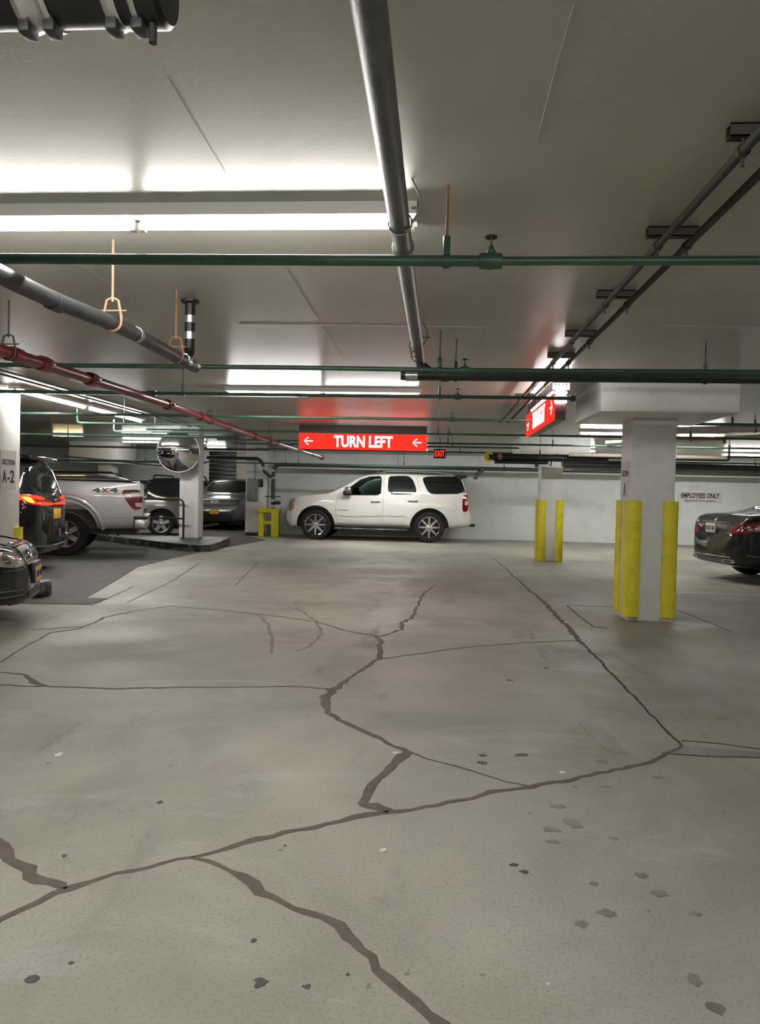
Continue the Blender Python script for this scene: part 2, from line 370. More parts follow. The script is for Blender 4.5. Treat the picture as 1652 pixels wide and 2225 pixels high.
patch('stain', [(1257, 1567), (1285, 1568), (1305, 1577), (1335, 1602), (1352, 1625), (1366, 1640), (1345, 1640), (1320, 1632), (1295, 1612), (1280, 1595), (1266, 1583)], M_STAIN)
patch('stain', [(1163, 1404), (1180, 1406), (1198, 1424), (1192, 1433), (1178, 1428)], M_STAIN)
patch('stain', [(1143, 1366), (1155, 1367), (1164, 1386), (1157, 1391), (1146, 1375)], M_STAIN)
patch('stain', [(1480, 1622), (1560, 1627), (1652, 1634), (1652, 1645), (1550, 1642), (1440, 1638)], M_STAIN, 0.0015)
for (u, v, a, b) in [(1245, 1788, 22, 10), (1213, 1752, 16, 5), (1200, 1803, 18, 5), (1205, 1830, 16, 4), (1335, 1822, 10, 3), (1395, 1903, 14, 6), (1430, 1942, 18, 7), (1320, 1985, 20, 8), (1265, 2008, 14, 7), (1290, 1920, 9, 4), (1510, 1985, 12, 6), (1570, 1560, 10, 3), (1428, 1689, 14, 3), (1557, 2192, 18, 12), (1308, 1655, 12, 3), (1318, 1709, 10, 3), (1510, 2130, 14, 14)]:
    blotch('stain', u, v, a, b, M_STAIN)
for (u, v, a, b, r) in [(70, 2128, 16, 9, 0.08), (567, 2137, 15, 10, 0.4), (668, 2144, 9, 5, 0.4), (551, 2044, 7, 5, 0.3), (155, 2093, 6, 3, 0.4), (348, 1743, 6, 3, 0.3), (140, 1860, 5, 3, 0.3), (1048, 1658, 10, 3, 0.4), (1050, 1641, 10, 3, 0.5), (1133, 1641, 16, 3, 0.5), (620, 1838, 3, 2, 0.3), (1140, 1895, 9, 4, 0.5), (1118, 1880, 9, 3, 0.5), (756, 2118, 4, 3, 0.3), (1108, 1478, 6, 1.5, 0.4), (1187, 1452, 5, 1.5, 0.3)]:
    blotch('spot', u, v, a, b, M_GUM, rag=r)
for px in ([(598, 1312), (650, 1325), (690, 1350), (700, 1378), (672, 1405), (640, 1415)], [(560, 1335), (585, 1360), (592, 1395), (588, 1420)]):
    ribbon('tyre_mark', px, 7, mat('tyre mark', (0.2, 0.193, 0.168), 0.6, var=0.3, vscale=6), h=0.001, ragged=0.2)
for i, (u, v, a, b) in enumerate([(128, 1640, 7, 4), (862, 1636, 9, 2), (833, 1848, 7, 4), (1222, 1679, 6, 2), (1192, 2140, 4, 2)]):
    p = on_z(u, v); s = p.y / FPX; f = (v - 1074) / FPX
    P = []
    for k in range(7):
        t = 2 * math.pi * k / 7; q = 1 + random.uniform(-0.4, 0.3); P.append((p.x + a * s * q * math.cos(t), p.y + b * s * q * math.sin(t) / f, 0.0))
    o = MB().prism(P, (0, 0, 0.004)).build('paper_scrap', M_LITTER, smooth=False)
    tag(o, ['white paper scrap alone on the concrete at the left', 'flat white scrap beside the crack junction near the floor middle', 'crumpled white scrap between the two nearest cracks', 'small white scrap above the long crack on the right', 'tiny white scrap near the bottom of the floor on the right'][i], 'litter', 'paper scraps on the floor')
# faint painted lines in the right bay
for (a, b, wd) in [((1475, 1231), (1600, 1238), 0.1), ((1460, 1252), (1652, 1262), 0.1), ((1470, 1288), (1652, 1298), 0.1)]:
    p = on_z(*a); q = on_z(*b); q.x += 3
    MB().prism([p, q, q + Vector((0, wd, 0)), p + Vector((0, wd, 0))], (0, 0, 0.002)).build('parking_line', M_LINE, floor, smooth=False)

# hairline seams and scratches in the ceiling paint
for px in [[(365, 170), (420, 262), (490, 375)], [(1247, 12), (1210, 140), (1168, 300)], [(620, 580), (690, 690), (748, 780)], [(1075, 640), (1055, 695), (1035, 770)], [(520, 704), (800, 707), (1060, 711)], [(1440, 707), (1560, 709), (1660, 710)], [(140, 545), (200, 590), (290, 655)]]:
    P = [on_z(u, v, ZC) for u, v in px]; b = MB()
    for a, q in zip(P, P[1:]):
        d = (q - a).normalized(); nr = Vector((-d.y, d.x, 0)) * 0.0010
        b.prism([a + nr, q + nr, q - nr, a - nr], (0, 0, -0.002))
    b.build('seam_line', M_CSCR, ceiling, smooth=False)

# ------------------------------------------------------------------ columns
def column(label, x0, x1, y0, y1, ztop, cap=None, guards=(), gz=(0.05, 1.28), group='square white columns', base=0.0):
    t = thing('concrete_column', label, 'column', ((x0 + x1) / 2, (y0 + y1) / 2, base), group=group)
    MB().bbox(x0, x1, y0, y1, base, (cap[4] if cap else ztop), 0.012, 2).build('shaft', M_COLUMN, t)
    if cap:
        MB().bbox(cap[0], cap[1], cap[2], cap[3], cap[4], ztop + 0.01, 0.015, 2).build('capital', M_COLUMN, t)
    g = 0.115; th = 0.036
    for (sx, sy) in guards:
        cx = x1 if sx > 0 else x0; cy = y1 if sy > 0 else y0
        # L-shaped bumper profile with a raised rib, wrapped round the corner
        def pt(a, b): return (cx + sx * a, cy + sy * b, gz[0])
        prof = [pt(0.0, 0.0), pt(0, -g), pt(th * 0.55, -g), pt(th, -g * 0.8), pt(th, -g * 0.55), pt(th * 1.15, -g * 0.45), pt(th, -g * 0.3), pt(th, th * 0.4), pt(th * 0.4, th), pt(-g * 0.3, th), pt(-g * 0.45, th * 1.15), pt(-g * 0.55, th), pt(-g * 0.8, th), pt(-g, th * 0.55), pt(-g, 0)]
        o = MB().prism(prof, (0, 0, gz[1] - gz[0])).build('corner_guard', M_YELLOW, t, ang=50)
        o['label'] = 'yellow plastic corner guard'
    return t
colA = column('nearest square white column on the right, SECTION A sign on its side', 2.06, 2.52, 7.97, 8.41, ZC, (1.60, 2.93, 7.4, 8.72, 2.15), [(-1, -1), (1, -1), (-1, 1), (1, 1)])
col2 = column('white column with yellow guards further back, between the suv and the near column', 2.12, 2.55, 15.06, 15.5, ZC, (1.6, 2.95, 14.4, 15.8, 2.12), [(-1, -1), (1, -1), (-1, 1), (1, 1)], gz=(0.0, 1.24))
col3 = column('white column carrying the round mirror at the island curb', -6.04, -5.58, 17.03, 17.42, ZH, base=0.14)
colL = column('white column at the left edge with the SECTION A-2 sign', -5.40, -4.93, 7.97, 8.42, ZC, guards=[(1, 1)], gz=(0.19, 0.80), base=0.0)
column('white pier with the electrical panel at the end of the back wall', -5.42, -4.80, 20.75, 21.85, ZH, group=None)
column('far column with a wide grey capital above the bronze car roof', -11.75, -11.25, 24.9, 25.4, ZH, (-12.55, -10.8, 24.4, 25.9, 2.12), group=None)
# scuffs and exposed base plates at the near column
for (x0, x1) in [(2.075, 2.17), (2.40, 2.50)]:
    MB().bbox(x0, x1, 7.955, 7.99, 0.0, 0.045, 0.004).build('base_bracket', mat('rusty white', (0.5, 0.42, 0.33), 0.7, dirt=(0.2, 0.09, 0.04), dirt_amt=0.9, dscale=18), colA)

# curb island under the mirror column
isl = [on_z(481, 1190), on_z(458, 1198), on_z(433, 1200), on_z(360, 1193), on_z(318, 1187), on_z(212, 1175)]
isl = [(p.x, p.y, 0.0) for p in isl] + [(-8.4, 17.4, 0), (-8.3, 17.6, 0), (-6.4, 17.72, 0), (-5.0, 17.7, 0)]
b = MB(); n = len(isl)
top = []
cxm = sum(p[0] for p in isl) / n; cym = sum(p[1] for p in isl) / n
b.prism(isl, (0, 0, 0.14))
o = b.build('curb_island', M_CURB, smooth=False); tag(o, 'chipped black painted curb island around the mirror column', 'curb')
# second island nose beside the sedan
o = MB().bbox(-4.925, -4.50, 8.15, 8.40, 0.0, 0.19, 0.03, 2).build('curb_block', M_CURB); tag(o, 'chipped black and white concrete curb end beside the charcoal sedan', 'curb')
# ------------------------------------------------------------------ lamps
def fluorescent(label, x0, x1, y, z=ZC, along='x', ntubes=2, warm=False, wide=0.145, group='fluorescent ceiling fixtures', strips=1, weak=()):
    """surface batten: housing, lamp holders and bare tubes end to end"""
    L = x1 - x0
    t = thing('fluorescent_light', label, 'ceiling light', ((x0 + x1) / 2, y, z - 0.11) if along == 'x' else (y, (x0 + x1) / 2, z - 0.11), group=group)
    def P(a, b, c): return (a, y + b, c) if along == 'x' else (y + b, a, c)
    def bx(mb, a0, a1, b0, b1, c0, c1):
        p = P(a0, b0, c0); q = P(a1, b1, c1); return mb.box(min(p[0], q[0]), max(p[0], q[0]), min(p[1], q[1]), max(p[1], q[1]), c0, c1)
    h = MB(); bx(h, x0, x1, -wide / 2, wide / 2, z - 0.05, z - 0.0005); h.build('housing', M_FIX, t, smooth=False)
    seg = L / ntubes
    for s in range(strips):
        off = (s - (strips - 1) / 2) * 0.07
        for i in range(ntubes):
            a = x0 + i * seg + 0.03; e = x0 + (i + 1) * seg - 0.03
            MB().tube([P(a, off, z - 0.069), P(e, off, z - 0.069)], 0.016, 12).build('tube', M_TUBEW if warm else (M_TUBED if i in weak else M_TUBE), t)
            for q, d in ((a, -1), (e, 1)):
                k = MB(); bx(k, min(q, q + d * 0.022), max(q, q + d * 0.022), off - 0.014, off + 0.014, z - 0.092, z - 0.049); k.build('lamp_holder', M_FIX, t, smooth=False)
    return t
fluorescent('nearest double tube ceiling light, upper left beside the drain pipe', -2.40, -0.10, 2.99)
fluorescent('double tube ceiling light behind the second green pipe, above the TURN LEFT sign', -2.36, -0.18, 8.13, weak=(1,))
fluorescent('double tube ceiling light below the TURN LEFT sign near the back wall', -2.46, -0.2, 18.2, strips=2)
fluorescent('added ceiling light unseen behind the far guarded column, brightening the back wall', 2.2, 3.7, 17.5, strips=2)  # added out of sight behind the capital to brighten the back wall
fluorescent('double tube ceiling light overhead behind the viewer, left of the drain pipe', -2.40, -0.15, -0.8, strips=2)  # unseen row lamp, moved nearer and doubled to brighten the foreground
fluorescent('added double tube ceiling light unseen behind the viewer, right of the drain pipe', 0.3, 2.6, -0.8)  # extra lamp behind the camera, lifts the near floor and ceiling
fluorescent('tube light running away from the viewer beside the left column, nearer half', 8.1, 9.78, -4.82, along='y', ntubes=1)
fluorescent('tube light running away from the viewer above the black van, farther half', 9.86, 11.75, -4.82, along='y', ntubes=1)
fluorescent('ceiling light between the near right column and the column behind it', 2.4, 4.8, 12.7, ntubes=3)
fluorescent('far right ceiling light at the edge of the frame', 6.7, 9.0, 17.9, strips=2)
fluorescent('ceiling light left of the mirror, front of the pair', -9.05, -7.2, 20.64, z=ZH)
fluorescent('ceiling light left of the mirror, rear of the pair', -10.2, -7.4, 23.3, z=ZH)
fluorescent('warm yellow ceiling light above the far left cars', -11.25, -10.3, 20.9, z=ZH, ntubes=1, warm=True)
fluorescent('ceiling light glimpsed between the mirror column and the red pipe', -8.1, -7.4, 25.6, z=ZH, ntubes=1, strips=2)
fluorescent('ceiling light in the right bay out of view', 4.2, 6.5, 2.9)
fluorescent('added ceiling light by the back wall, hidden behind the near right column', 4.65, 5.75, 18.2, ntubes=1, strips=2)  # unseen extra lamp, put in to light the back wall
fluorescent('ceiling light in the left bay out of view', -7.6, -5.4, 2.9)
fluorescent('added ceiling light over the pickup, hidden above the slab edge', -7.6, -5.4, 14.35, z=ZH, strips=2)  # added where the slab edge hides it, lights the mirror column and pickup
fluorescent('added ceiling light over the wagon, hidden above the slab edge', -10.8, -8.6, 14.35, z=ZH)  # second unseen addition, lights the rest of the left bay

# ------------------------------------------------------------------ pipes
def hanger(t, p, r, zc=ZC, style='clevis', m=M_HANG, rod=0.005, across='y'):
    """threaded rod from the slab down to a ring round the pipe at p; across = direction the pipe runs"""
    p = Vector(p)
    b = MB()
    if style == 'clevis':
        s = Vector((1, 0, 0)) if across == 'y' else Vector((0, 1, 0))
        topz = p.z + r + 0.075
        pts = [p + Vector((0, 0, topz - p.z)), p + s * r * 0.75 + Vector((0, 0, topz - p.z - 0.012)), p + s * (r + 0.006) + Vector((0, 0, r * 0.6))]
        arc = [p + s * (r + 0.006) * math.cos(a) - Vector((0, 0, 1)) * (r + 0.006) * math.sin(a) for a in [k * math.pi / 8 for k in range(9)]]
        loop = pts + arc + [p - s * (r + 0.006) + Vector((0, 0, r * 0.6)), p - s * r * 0.75 + Vector((0, 0, topz - p.z - 0.012)), p + Vector((0, 0, topz - p.z))]
        b.tube(loop, 0.006, 6, False)
        b.tube([p + Vector((0, 0, topz - p.z - 0.02)), (p.x, p.y, zc)], rod, 8)
        b.tube([p - s * (r + 0.03) + Vector((0, 0, r + 0.015)), p + s * (r + 0.03) + Vector((0, 0, r + 0.015))], 0.004, 6)
    elif style == 'ring':
        d = Vector((0, 1, 0)) if across == 'y' else Vector((1, 0, 0))
        b.tube([p - d * 0.012, p + d * 0.012], r + 0.006, 16)
        b.tube([p + Vector((0, 0, r)), p + Vector((0, 0, r + 0.07))], 0.014, 8)
        b.tube([p + Vector((0, 0, r)), (p.x, p.y, zc)], rod, 8)
    return b.build('hanger', m, t)
def pipe(name, label, pts, r, m, cat='pipe', group=None, couplings=(), cm=None, bend=0.08, n=14, hangers=(), hstyle='ring', hm=None, hz=ZC, across='x'):
    """couplings: (point, direction, radius, length)"""
    pts = [Vector(p) for p in pts]
    t = thing(name, label, cat, tuple(pts[0]), group=group)
    MB().tube(fillet(pts, bend) if len(pts) > 2 else pts, r, n).build('pipe_run', m, t)
    for (p, d, cr, cl) in couplings:
        p = Vector(p); d = Vector(d).normalized() * cl / 2
        MB().lathe([(r, -cl / 2), (cr * 0.97, -cl / 2), (cr, -cl * 0.42), (cr, cl * 0.42), (cr * 0.97, cl / 2), (r, cl / 2)], p, d, 16).build('coupling', cm or m, t)
    for p in hangers: hanger(t, p, r, hz, hstyle, hm or m, across=across)
    return t
def valve(t, p, r, m=M_GREEN):
    """inspector's gate valve on a pipe along X: swollen body, bonnet, stem and handwheel"""
    p = Vector(p); k = r / 0.028
    v = MB().lathe([(r, -0.055 * k), (r * 1.35, -0.055 * k), (r * 1.4, -0.025 * k), (r * 1.55, 0), (r * 1.4, 0.025 * k), (r * 1.35, 0.055 * k), (r, 0.055 * k)], p, (1, 0, 0), 16)
    v.lathe([(0.022 * k, 0), (0.024 * k, 0.05 * k), (0.014 * k, 0.06 * k), (0.012 * k, 0.075 * k), (0.001, 0.075 * k)], p, (0, 0, 1), 12)
    vo = v.build('valve_body', m, t)
    s = MB().tube([p + Vector((0, 0, 0.06 * k)), p + Vector((0, 0, 0.118 * k))], 0.006 * k, 8); s.build('stem', M_RUST, vo)
    w2 = MB(); c0 = p + Vector((0, 0, 0.118 * k))
    ring = [c0 + Vector((math.cos(a), math.sin(a), 0)) * 0.026 * k for a in [2 * math.pi * q / 14 for q in range(15)]]
    w2.tube(ring, 0.006 * k, 6, False)
    for a in (0, math.pi / 3, 2 * math.pi / 3):
        d = Vector((math.cos(a), math.sin(a), 0)) * 0.026 * k; w2.tube([c0 - d, c0 + d], 0.004 * k, 6)
    w2.build('handwheel', M_HANG, vo)

# --- green sprinkler mains running across, nearest first
t = pipe('green_pipe', 'nearest green sprinkler pipe crossing the whole frame', [(-6.0, 2.78, 2.19), (-2.0, 2.78, 2.184), (0.16, 2.78, 2.17)], 0.0205, M_GREEN, group='green sprinkler pipes', couplings=[((0.02, 2.78, 2.17), (1, 0, 0), 0.0225, 0.03)])
MB().tube([(0.16, 2.78, 2.17), (6, 2.78, 2.178)], 0.0165, 14).build('pipe_run', M_GREEN, t)
hanger(t, (0.02, 2.78, 2.17), 0.021, style='ring', m=M_GREEN, across='x'); valve(t, (0.185, 2.78, 2.17), 0.021)
MB().tube([(0.02, 2.78, 2.26), (0.02, 2.78, ZC)], 0.0055, 8).build('hanger_rod', M_RUST, t)
t = pipe('green_pipe', 'second green sprinkler pipe, just above the dark drain main', [(-6.0, 5.21, 2.182), (-1.0, 5.21, 2.18), (0.15, 5.21, 2.172), (6.5, 5.21, 2.195)], 0.0165, M_GREEN, group='green sprinkler pipes', couplings=[((0.01, 5.21, 2.173), (1, 0, 0), 0.021, 0.03), ((-2.98, 5.21, 2.182), (1, 0, 0), 0.027, 0.07)])
hanger(t, (0.01, 5.21, 2.173), 0.017, style='ring', m=M_GREEN, across='x'); valve(t, (0.185, 5.21, 2.173), 0.018)
MB().tube([(0.01, 5.21, 2.24), (0.01, 5.21, ZC)], 0.0045, 8).build('hanger_rod', M_RUST, t)
def green(label, y, z, x0, x1, r=0.017, v=(), h=(), zc=ZC):
    t = pipe('green_pipe', label, [(x0, y, z), (x1, y, z)], r, M_GREEN, group='green sprinkler pipes')
    for x in h: hanger(t, (x, y, z), r, zc, 'ring', M_GREEN, 0.004, 'x')
    for x in v: valve(t, (x, y, z), r * 1.05)
    return t
t = green('third green sprinkler pipe, ending in a dark ball left of the near right column', 6.68, 2.18, -6.5, 1.2, 0.016, v=[0.18], h=[0.02, -2.35])
MB().lathe([(0.001, -0.03), (0.024, -0.025), (0.03, 0.0), (0.024, 0.025), (0.001, 0.03)], (1.2, 6.68, 2.18), (1, 0, 0), 12).build('end_cap', M_IRON, t)
tee = MB().lathe([(0.016, -0.04), (0.024, -0.04), (0.024, 0.04), (0.016, 0.04)], (-2.645, 6.68, 2.18), (1, 0, 0), 12); tee.build('tee', M_GREEN, t)
green('fourth green sprinkler pipe, just above the TURN LEFT sign', 8.7, 2.18, -6.2, 1.08, 0.017, v=[0.18], h=[0.02])
green('fourth green sprinkler pipe continuing right of the TURN RIGHT sign', 8.8, 2.18, 2.95, 6.5, 0.017, h=[3.4])
green('fifth green sprinkler pipe, behind the TURN LEFT sign housing', 10.8, 2.18, -4.35, 6.5, 0.015, v=[0.18], h=[0.02])
t = pipe('green_pipe', 'pale green drop of the sprinkler line near the mirror', [(-4.62, 9.2, 2.30), (-4.62, 9.2, 2.12), (-2.9, 9.2, 2.12)], 0.014, M_PGREEN, bend=0.04)
hanger(t, (-4.0, 9.2, 2.12), 0.014, m=M_WIRE, style='ring', across='x')
pipe('green_pipe', 'pale green elbow below the left tube lights', [(-4.95, 11.0, 2.34), (-4.95, 11.0, 2.16), (-3.1, 11.0, 2.16)], 0.013, M_PGREEN, bend=0.04, hangers=[(-4.3, 11.0, 2.16)], hm=M_WIRE)
for (lab, y, z, x0, x1, hs) in [('thin green pipe crossing in front of the pale capital', 12.9, 2.19, -3.9, 6.8, [0.2, 2.0]), ('thin dark green pipe high over the EXIT sign', 14.0, 2.2, -3.9, 1.55, [0.3]), ('green pipe crossing right above the EXIT sign', 15.7, 2.2, -3.9, 8.5, [0.5, 4.0]),
                            ('lowest green pipe along the back wall above the suv', 19.4, 2.03, -9.0, 1.0, [-4.0, -1.0]), ('green pipe beneath the far right lights', 16.3, 2.1, 3.0, 9.5, [4.5])]:
    green(lab, y, z, x0, x1, 0.017, (), hs)
for (lab, y, z, x0, x1) in [('dark green pipe under the high slab, first of the left three', 15.5, 2.42, -15.5, -4.2), ('dark pipe under the high slab, second of the left three', 18.9, 2.36, -15.5, -4.3), ('dark green pipe under the high slab, lowest of the left three', 19.8, 2.02, -15.5, -6.3)]:
    pipe('green_pipe', lab, [(x0, y, z), (x1, y, z)], 0.028, M_GREEN if 'green' in lab else M_IRON, group='pipes under the high slab', hangers=[(x0 + 4, y, z), (x0 + 7.5, y, z)], hm=M_HANG, hz=ZH)
pipe('iron_pipe', 'black diagonal pipe below the far left pipes', [(-11.3, 21.7, 2.21), (-7.2, 20.7, 1.91)], 0.03, M_IRON, hangers=[(-8.84, 21.1, 2.03)], hz=ZH, hm=M_HANG)

# --- grey drain overhead running away from the viewer, wire hung
t = pipe('drain_pipe', 'grey drain pipe running straight down the middle of the ceiling', [(-0.165, -1.0, 2.29), (-0.155, 2.4, 2.29), (-0.14, 5.4, 2.285)], 0.038, M_GREYPIPE, n=20)
for y in (2.72, 2.98, 4.95, 5.15, 5.3):
    p = Vector((-0.152, y, 2.29)); b = MB()
    loop = [p + Vector((math.cos(a) * 0.043, 0, math.sin(a) * 0.043)) for a in [2 * math.pi * k / 20 for k in range(21)]]
    b.tube(loop, 0.0035, 6, False)
    if y in (2.72, 4.95):
        b.tube([p + Vector((0.043, 0, 0)), p + Vector((0.075, 0.0, 0.05)), p + Vector((0.07, 0, 0.10)), p + Vector((0.04, 0, 0.16))], 0.0045, 6)
        b.tube([p + Vector((0.04, 0, 0.055)), p + Vector((0.095, 0, 0.055))], 0.005, 6)
    b.build('wire_hanger', M_WIRE if y < 3 else M_HANG, t)
# --- dark horizontal main it drops into
t = pipe('iron_pipe', 'thick dark drain main crossing to the right below the second green pipe', [(-0.16, 5.48, 2.175), (7.0, 5.6, 2.2)], 0.037, M_IRON, n=20, couplings=[((0.05, 5.485, 2.175), (1, 0, 0), 0.043, 0.05)], hangers=[(0.13, 5.49, 2.176), (1.93, 5.52, 2.182)], hm=M_IRON)
MB().tube([(-0.14, 5.36, 2.285), (-0.13, 5.44, 2.25), (-0.05, 5.48, 2.19)], 0.036, 16).build('wye_branch', M_IRON, t)
b = MB()
for x in (-0.235, -0.185): b.tube([(x, 5.48, 2.175), (x + 0.018, 5.48, 2.175)], 0.042, 18)
b.tube([(-0.24, 5.48, 2.175), (-0.15, 5.48, 2.175)], 0.04, 18); b.build('band_clamp', M_STEEL, t)
MB().tube([(-0.235, 5.48, 2.175), (-0.275, 5.48, 2.175)], 0.034, 16).build('end_cap', M_IRON, t)

# --- diagonal-looking grey waste line on the left with its riser
t = pipe('waste_pipe', 'dark grey waste pipe hung by tan rods on the left', [(-1.62, 0.5, 2.08), (-1.61, 2.93, 2.07), (-1.52, 3.4, 2.07), (-1.515, 4.52, 2.06)], 0.036, M_IRON, n=18, bend=0.3)
for (y, m) in ((3.35, M_TAN), (4.19, M_RUST)): hanger(t, (-1.52, y, 2.07), 0.037, m=m, rod=0.006, across='y')
for (y, cr, m, l) in ((3.62, 0.040, M_WIRE, 0.03), (2.98, 0.041, M_IRON, 0.07), (4.34, 0.041, M_STEEL, 0.05), (4.5, 0.041, M_STEEL, 0.03)):
    MB().lathe([(0.036, -l / 2), (cr, -l / 2), (cr, l / 2), (0.036, l / 2)], (-1.60 if y < 3.2 else -1.517, y, 2.068), (0, 1, 0), 18).build('band_clamp', m, t)
MB().tube(fillet([(-1.515, 4.36, 2.07), (-1.517, 4.42, 2.12), (-1.52, 4.43, 2.2), (-1.52, 4.43, ZC)], 0.05), 0.031, 16).build('riser', M_BLACK, t)
MB().lathe([(0.03, 0), (0.058, 0), (0.055, -0.012), (0.036, -0.02), (0.03, -0.02)], (-1.52, 4.43, ZC - 0.001), (0, 0, 1), 20).build('ceiling_flange', M_BLACK, t)
for z in (2.335, 2.235):
    MB().tube([(-1.52, 4.43, z - 0.022), (-1.52, 4.43, z + 0.022)], 0.0345, 16).build('band_clamp', M_STEEL, t)

# --- red standpipe line
rp = [(-2.70, 1.0, 2.122), (-2.67, 4.37, 2.122), (-2.64, 7.13, 2.122), (-2.76, 10.8, 2.122), (-2.74, 17.5, 2.122)]
t = pipe('red_pipe', 'red standpipe running away along the left of the lane', rp, 0.038, M_RED, n=18, bend=0.4)
for (y, x) in ((4.5, -2.67), (4.83, -2.665), (5.5, -2.655), (7.1, -2.645), (8.2, -2.675), (9.5, -2.72), (11.0, -2.757), (12.6, -2.755), (14.5, -2.75), (16.2, -2.745)):
    k = 0.052 if y in (4.83, 5.5, 7.1) else 0.047
    c = MB().lathe([(0.038, -0.05), (k, -0.05), (k, -0.02), (k * 1.05, 0.0), (k, 0.02), (k, 0.05), (0.038, 0.05)], (x, y, 2.122), (0, 1, 0), 16)
    if k > 0.05:
        for s in (-1, 1): c.bbox(x + s * 0.058 - 0.014, x + s * 0.058 + 0.014, y - 0.022, y + 0.022, 2.112, 2.137, 0.004)
    c.build('grooved_coupling', M_RED, t)
for y, xh in ((4.42, -2.67), (8.6, -2.69), (12.0, -2.757)): hanger(t, (xh, y, 2.122), 0.039, m=M_HANG, across='y')
MB().tube([(-2.645, 6.66, 2.122), (-2.645, 6.66, 2.163)], 0.02, 12).build('branch_outlet', M_RED, t)
MB().lathe([(0.038, 0), (0.06, 0.0), (0.06, 0.04), (0.03, 0.05), (0.001, 0.05)], (-2.74, 17.5, 2.122), (0, 1, 0), 16).build('end_cap', M_RED, t)

# --- big black pipe at the upper left corner, stainless clamps
ty = 1.45
t = pipe('iron_pipe', 'big black pipe with stainless clamps at the upper left corner', [(-3.0, ty, 2.30), (-0.60, ty, 2.30)], 0.073, M_BLACK, n=28)
MB().lathe([(0.076, -0.05), (0.079, -0.045), (0.079, 0.03), (0.07, 0.04), (0.001, 0.042)], (-0.595, ty, 2.30), (1, 0, 0), 28).build('end_cap', M_BLACK, t)
for x in (-0.815, -0.635):
    c = MB()
    c.lathe([(0.073, -0.034), (0.078, -0.034), (0.081, -0.024), (0.077, -0.014), (0.077, 0.014), (0.081, 0.024), (0.078, 0.034), (0.073, 0.034)], (x, ty, 2.30), (1, 0, 0), 28)
    co = c.build('band_clamp', M_STEEL, t)
    for dx in (-0.026, 0.026):
        MB().bbox(x + dx - 0.012, x + dx + 0.012, ty - 0.02, ty + 0.02, 2.205, 2.230, 0.003).build('clamp_bolt', M_IRON, co)
MB().tube([(-0.582, ty, 2.235), (-0.582, ty, 2.185)], 0.008, 10).build('drain_stub', M_IRON, t)

# --- twin conduits on strut brackets
for i, x in enumerate((0.915, 1.035)):
    t = pipe('conduit', ['left conduit of the pair running away on the right of the ceiling', 'right conduit of the pair running away on the right of the ceiling'][i], [(x, 0.2, 2.372), (x, 10.9, 2.372)], 0.0155, mat('dark conduit', (0.035, 0.032, 0.03), 0.65), group='twin ceiling conduits', n=12)
    for y in (2.36, 3.23, 4.2, 5.2, 6.0, 7.2, 8.4):
        b = MB().tube([(x, y - 0.012, 2.372), (x, y + 0.012, 2.372)], 0.021, 12); b.tube([(x, y, 2.35), (x, y, 2.325)], 0.006, 8); b.tube([(x, y, 2.39), (x, y, 2.425)], 0.005, 6)
        b.build('strap', M_HANG, t)
for i, y in enumerate((2.36, 3.23, 4.2, 5.2, 6.0, 7.2, 8.4)):
    b = MB().box(0.87, 1.08, y - 0.02, y + 0.02, 2.41, 2.414).box(0.87, 1.08, y - 0.02, y - 0.016, 2.41, 2.449).box(0.87, 1.08, y + 0.016, y + 0.02, 2.41, 2.449).box(0.87, 1.08, y - 0.02, y + 0.02, 2.445, 2.449)
    o = b.build('strut_bracket', M_HANG, smooth=False); tag(o, ['first', 'second', 'third', 'fourth', 'fifth', 'sixth', 'seventh'][i] + ' strut bracket holding the twin conduits, counted from the viewer', 'bracket', 'conduit strut brackets')

# --- thin conduits by the left tubes, ceiling mounted
for i, (x, dz) in enumerate(((-4.45, 0.02), (-4.3, 0.02))):
    pipe('conduit', ['thin dark conduit on the ceiling right of the left tube lights', 'second thin conduit beside it, nearer the red pipe'][i], [(x, 3.0, ZC - dz), (x, 13.1, ZC - dz)], 0.011, M_GREYPIPE)
pipe('conduit', 'thin pale conduit crossing the ceiling to the small grey box', fillet([(-4.66, 8.5, 2.40), (-3.5, 8.5, 2.40), (-3.4, 8.5, 2.385), (-3.2, 8.5, 2.40), (-1.62, 8.5, 2.40)], 0.05), 0.009, M_WPIPE)
o = MB().bbox(-1.62, -1.50, 8.47, 8.53, 2.385, 2.42, 0.005).build('junction_box', M_IRON); tag(o, 'small dark box at the end of the thin ceiling conduit', 'junction box')

# --- pipework at the back
t = t_wall = pipe('iron_pipe', 'long dark pipe along the top of the back wall', [(9.5, 20.75, 2.03), (-4.2, 20.75, 2.05)], 0.055, M_IRON, n=16, hangers=[(-3.9, 20.75, 2.05), (-0.9, 20.75, 2.05), (1.9, 20.75, 2.04)], hm=M_HANG)
t = pipe('iron_pipe', 'black down pipe with white bands beside the pier', [(-4.2, 20.75, 2.05), (-4.62, 20.75, 2.05), (-4.62, 20.75, 0.0)], 0.055, M_IRON, n=16, bend=0.22)
for z in (1.88, 1.66, 1.02, 0.86): MB().tube([(-4.62, 20.75, z - 0.035), (-4.62, 20.75, z + 0.035)], 0.058, 16).build('white_band', M_WPIPE, t)
MB().bbox(-4.85, -4.4, 20.72, 20.78, 1.12, 1.15, 0.005).build('pipe_bracket', M_IRON, t)
MB().tube([(-4.62, 20.75, 0.96), (-4.40, 20.62, 0.96)], 0.05, 14).build('cleanout', M_IRON, t)
MB().tube(fillet([(1.30, 20.75, 2.03), (1.27, 20.72, 1.98), (1.12, 20.70, 1.84), (1.10, 20.70, 1.74)], 0.08), 0.06, 14).build('wye_branch', M_GREYPIPE, t_wall)
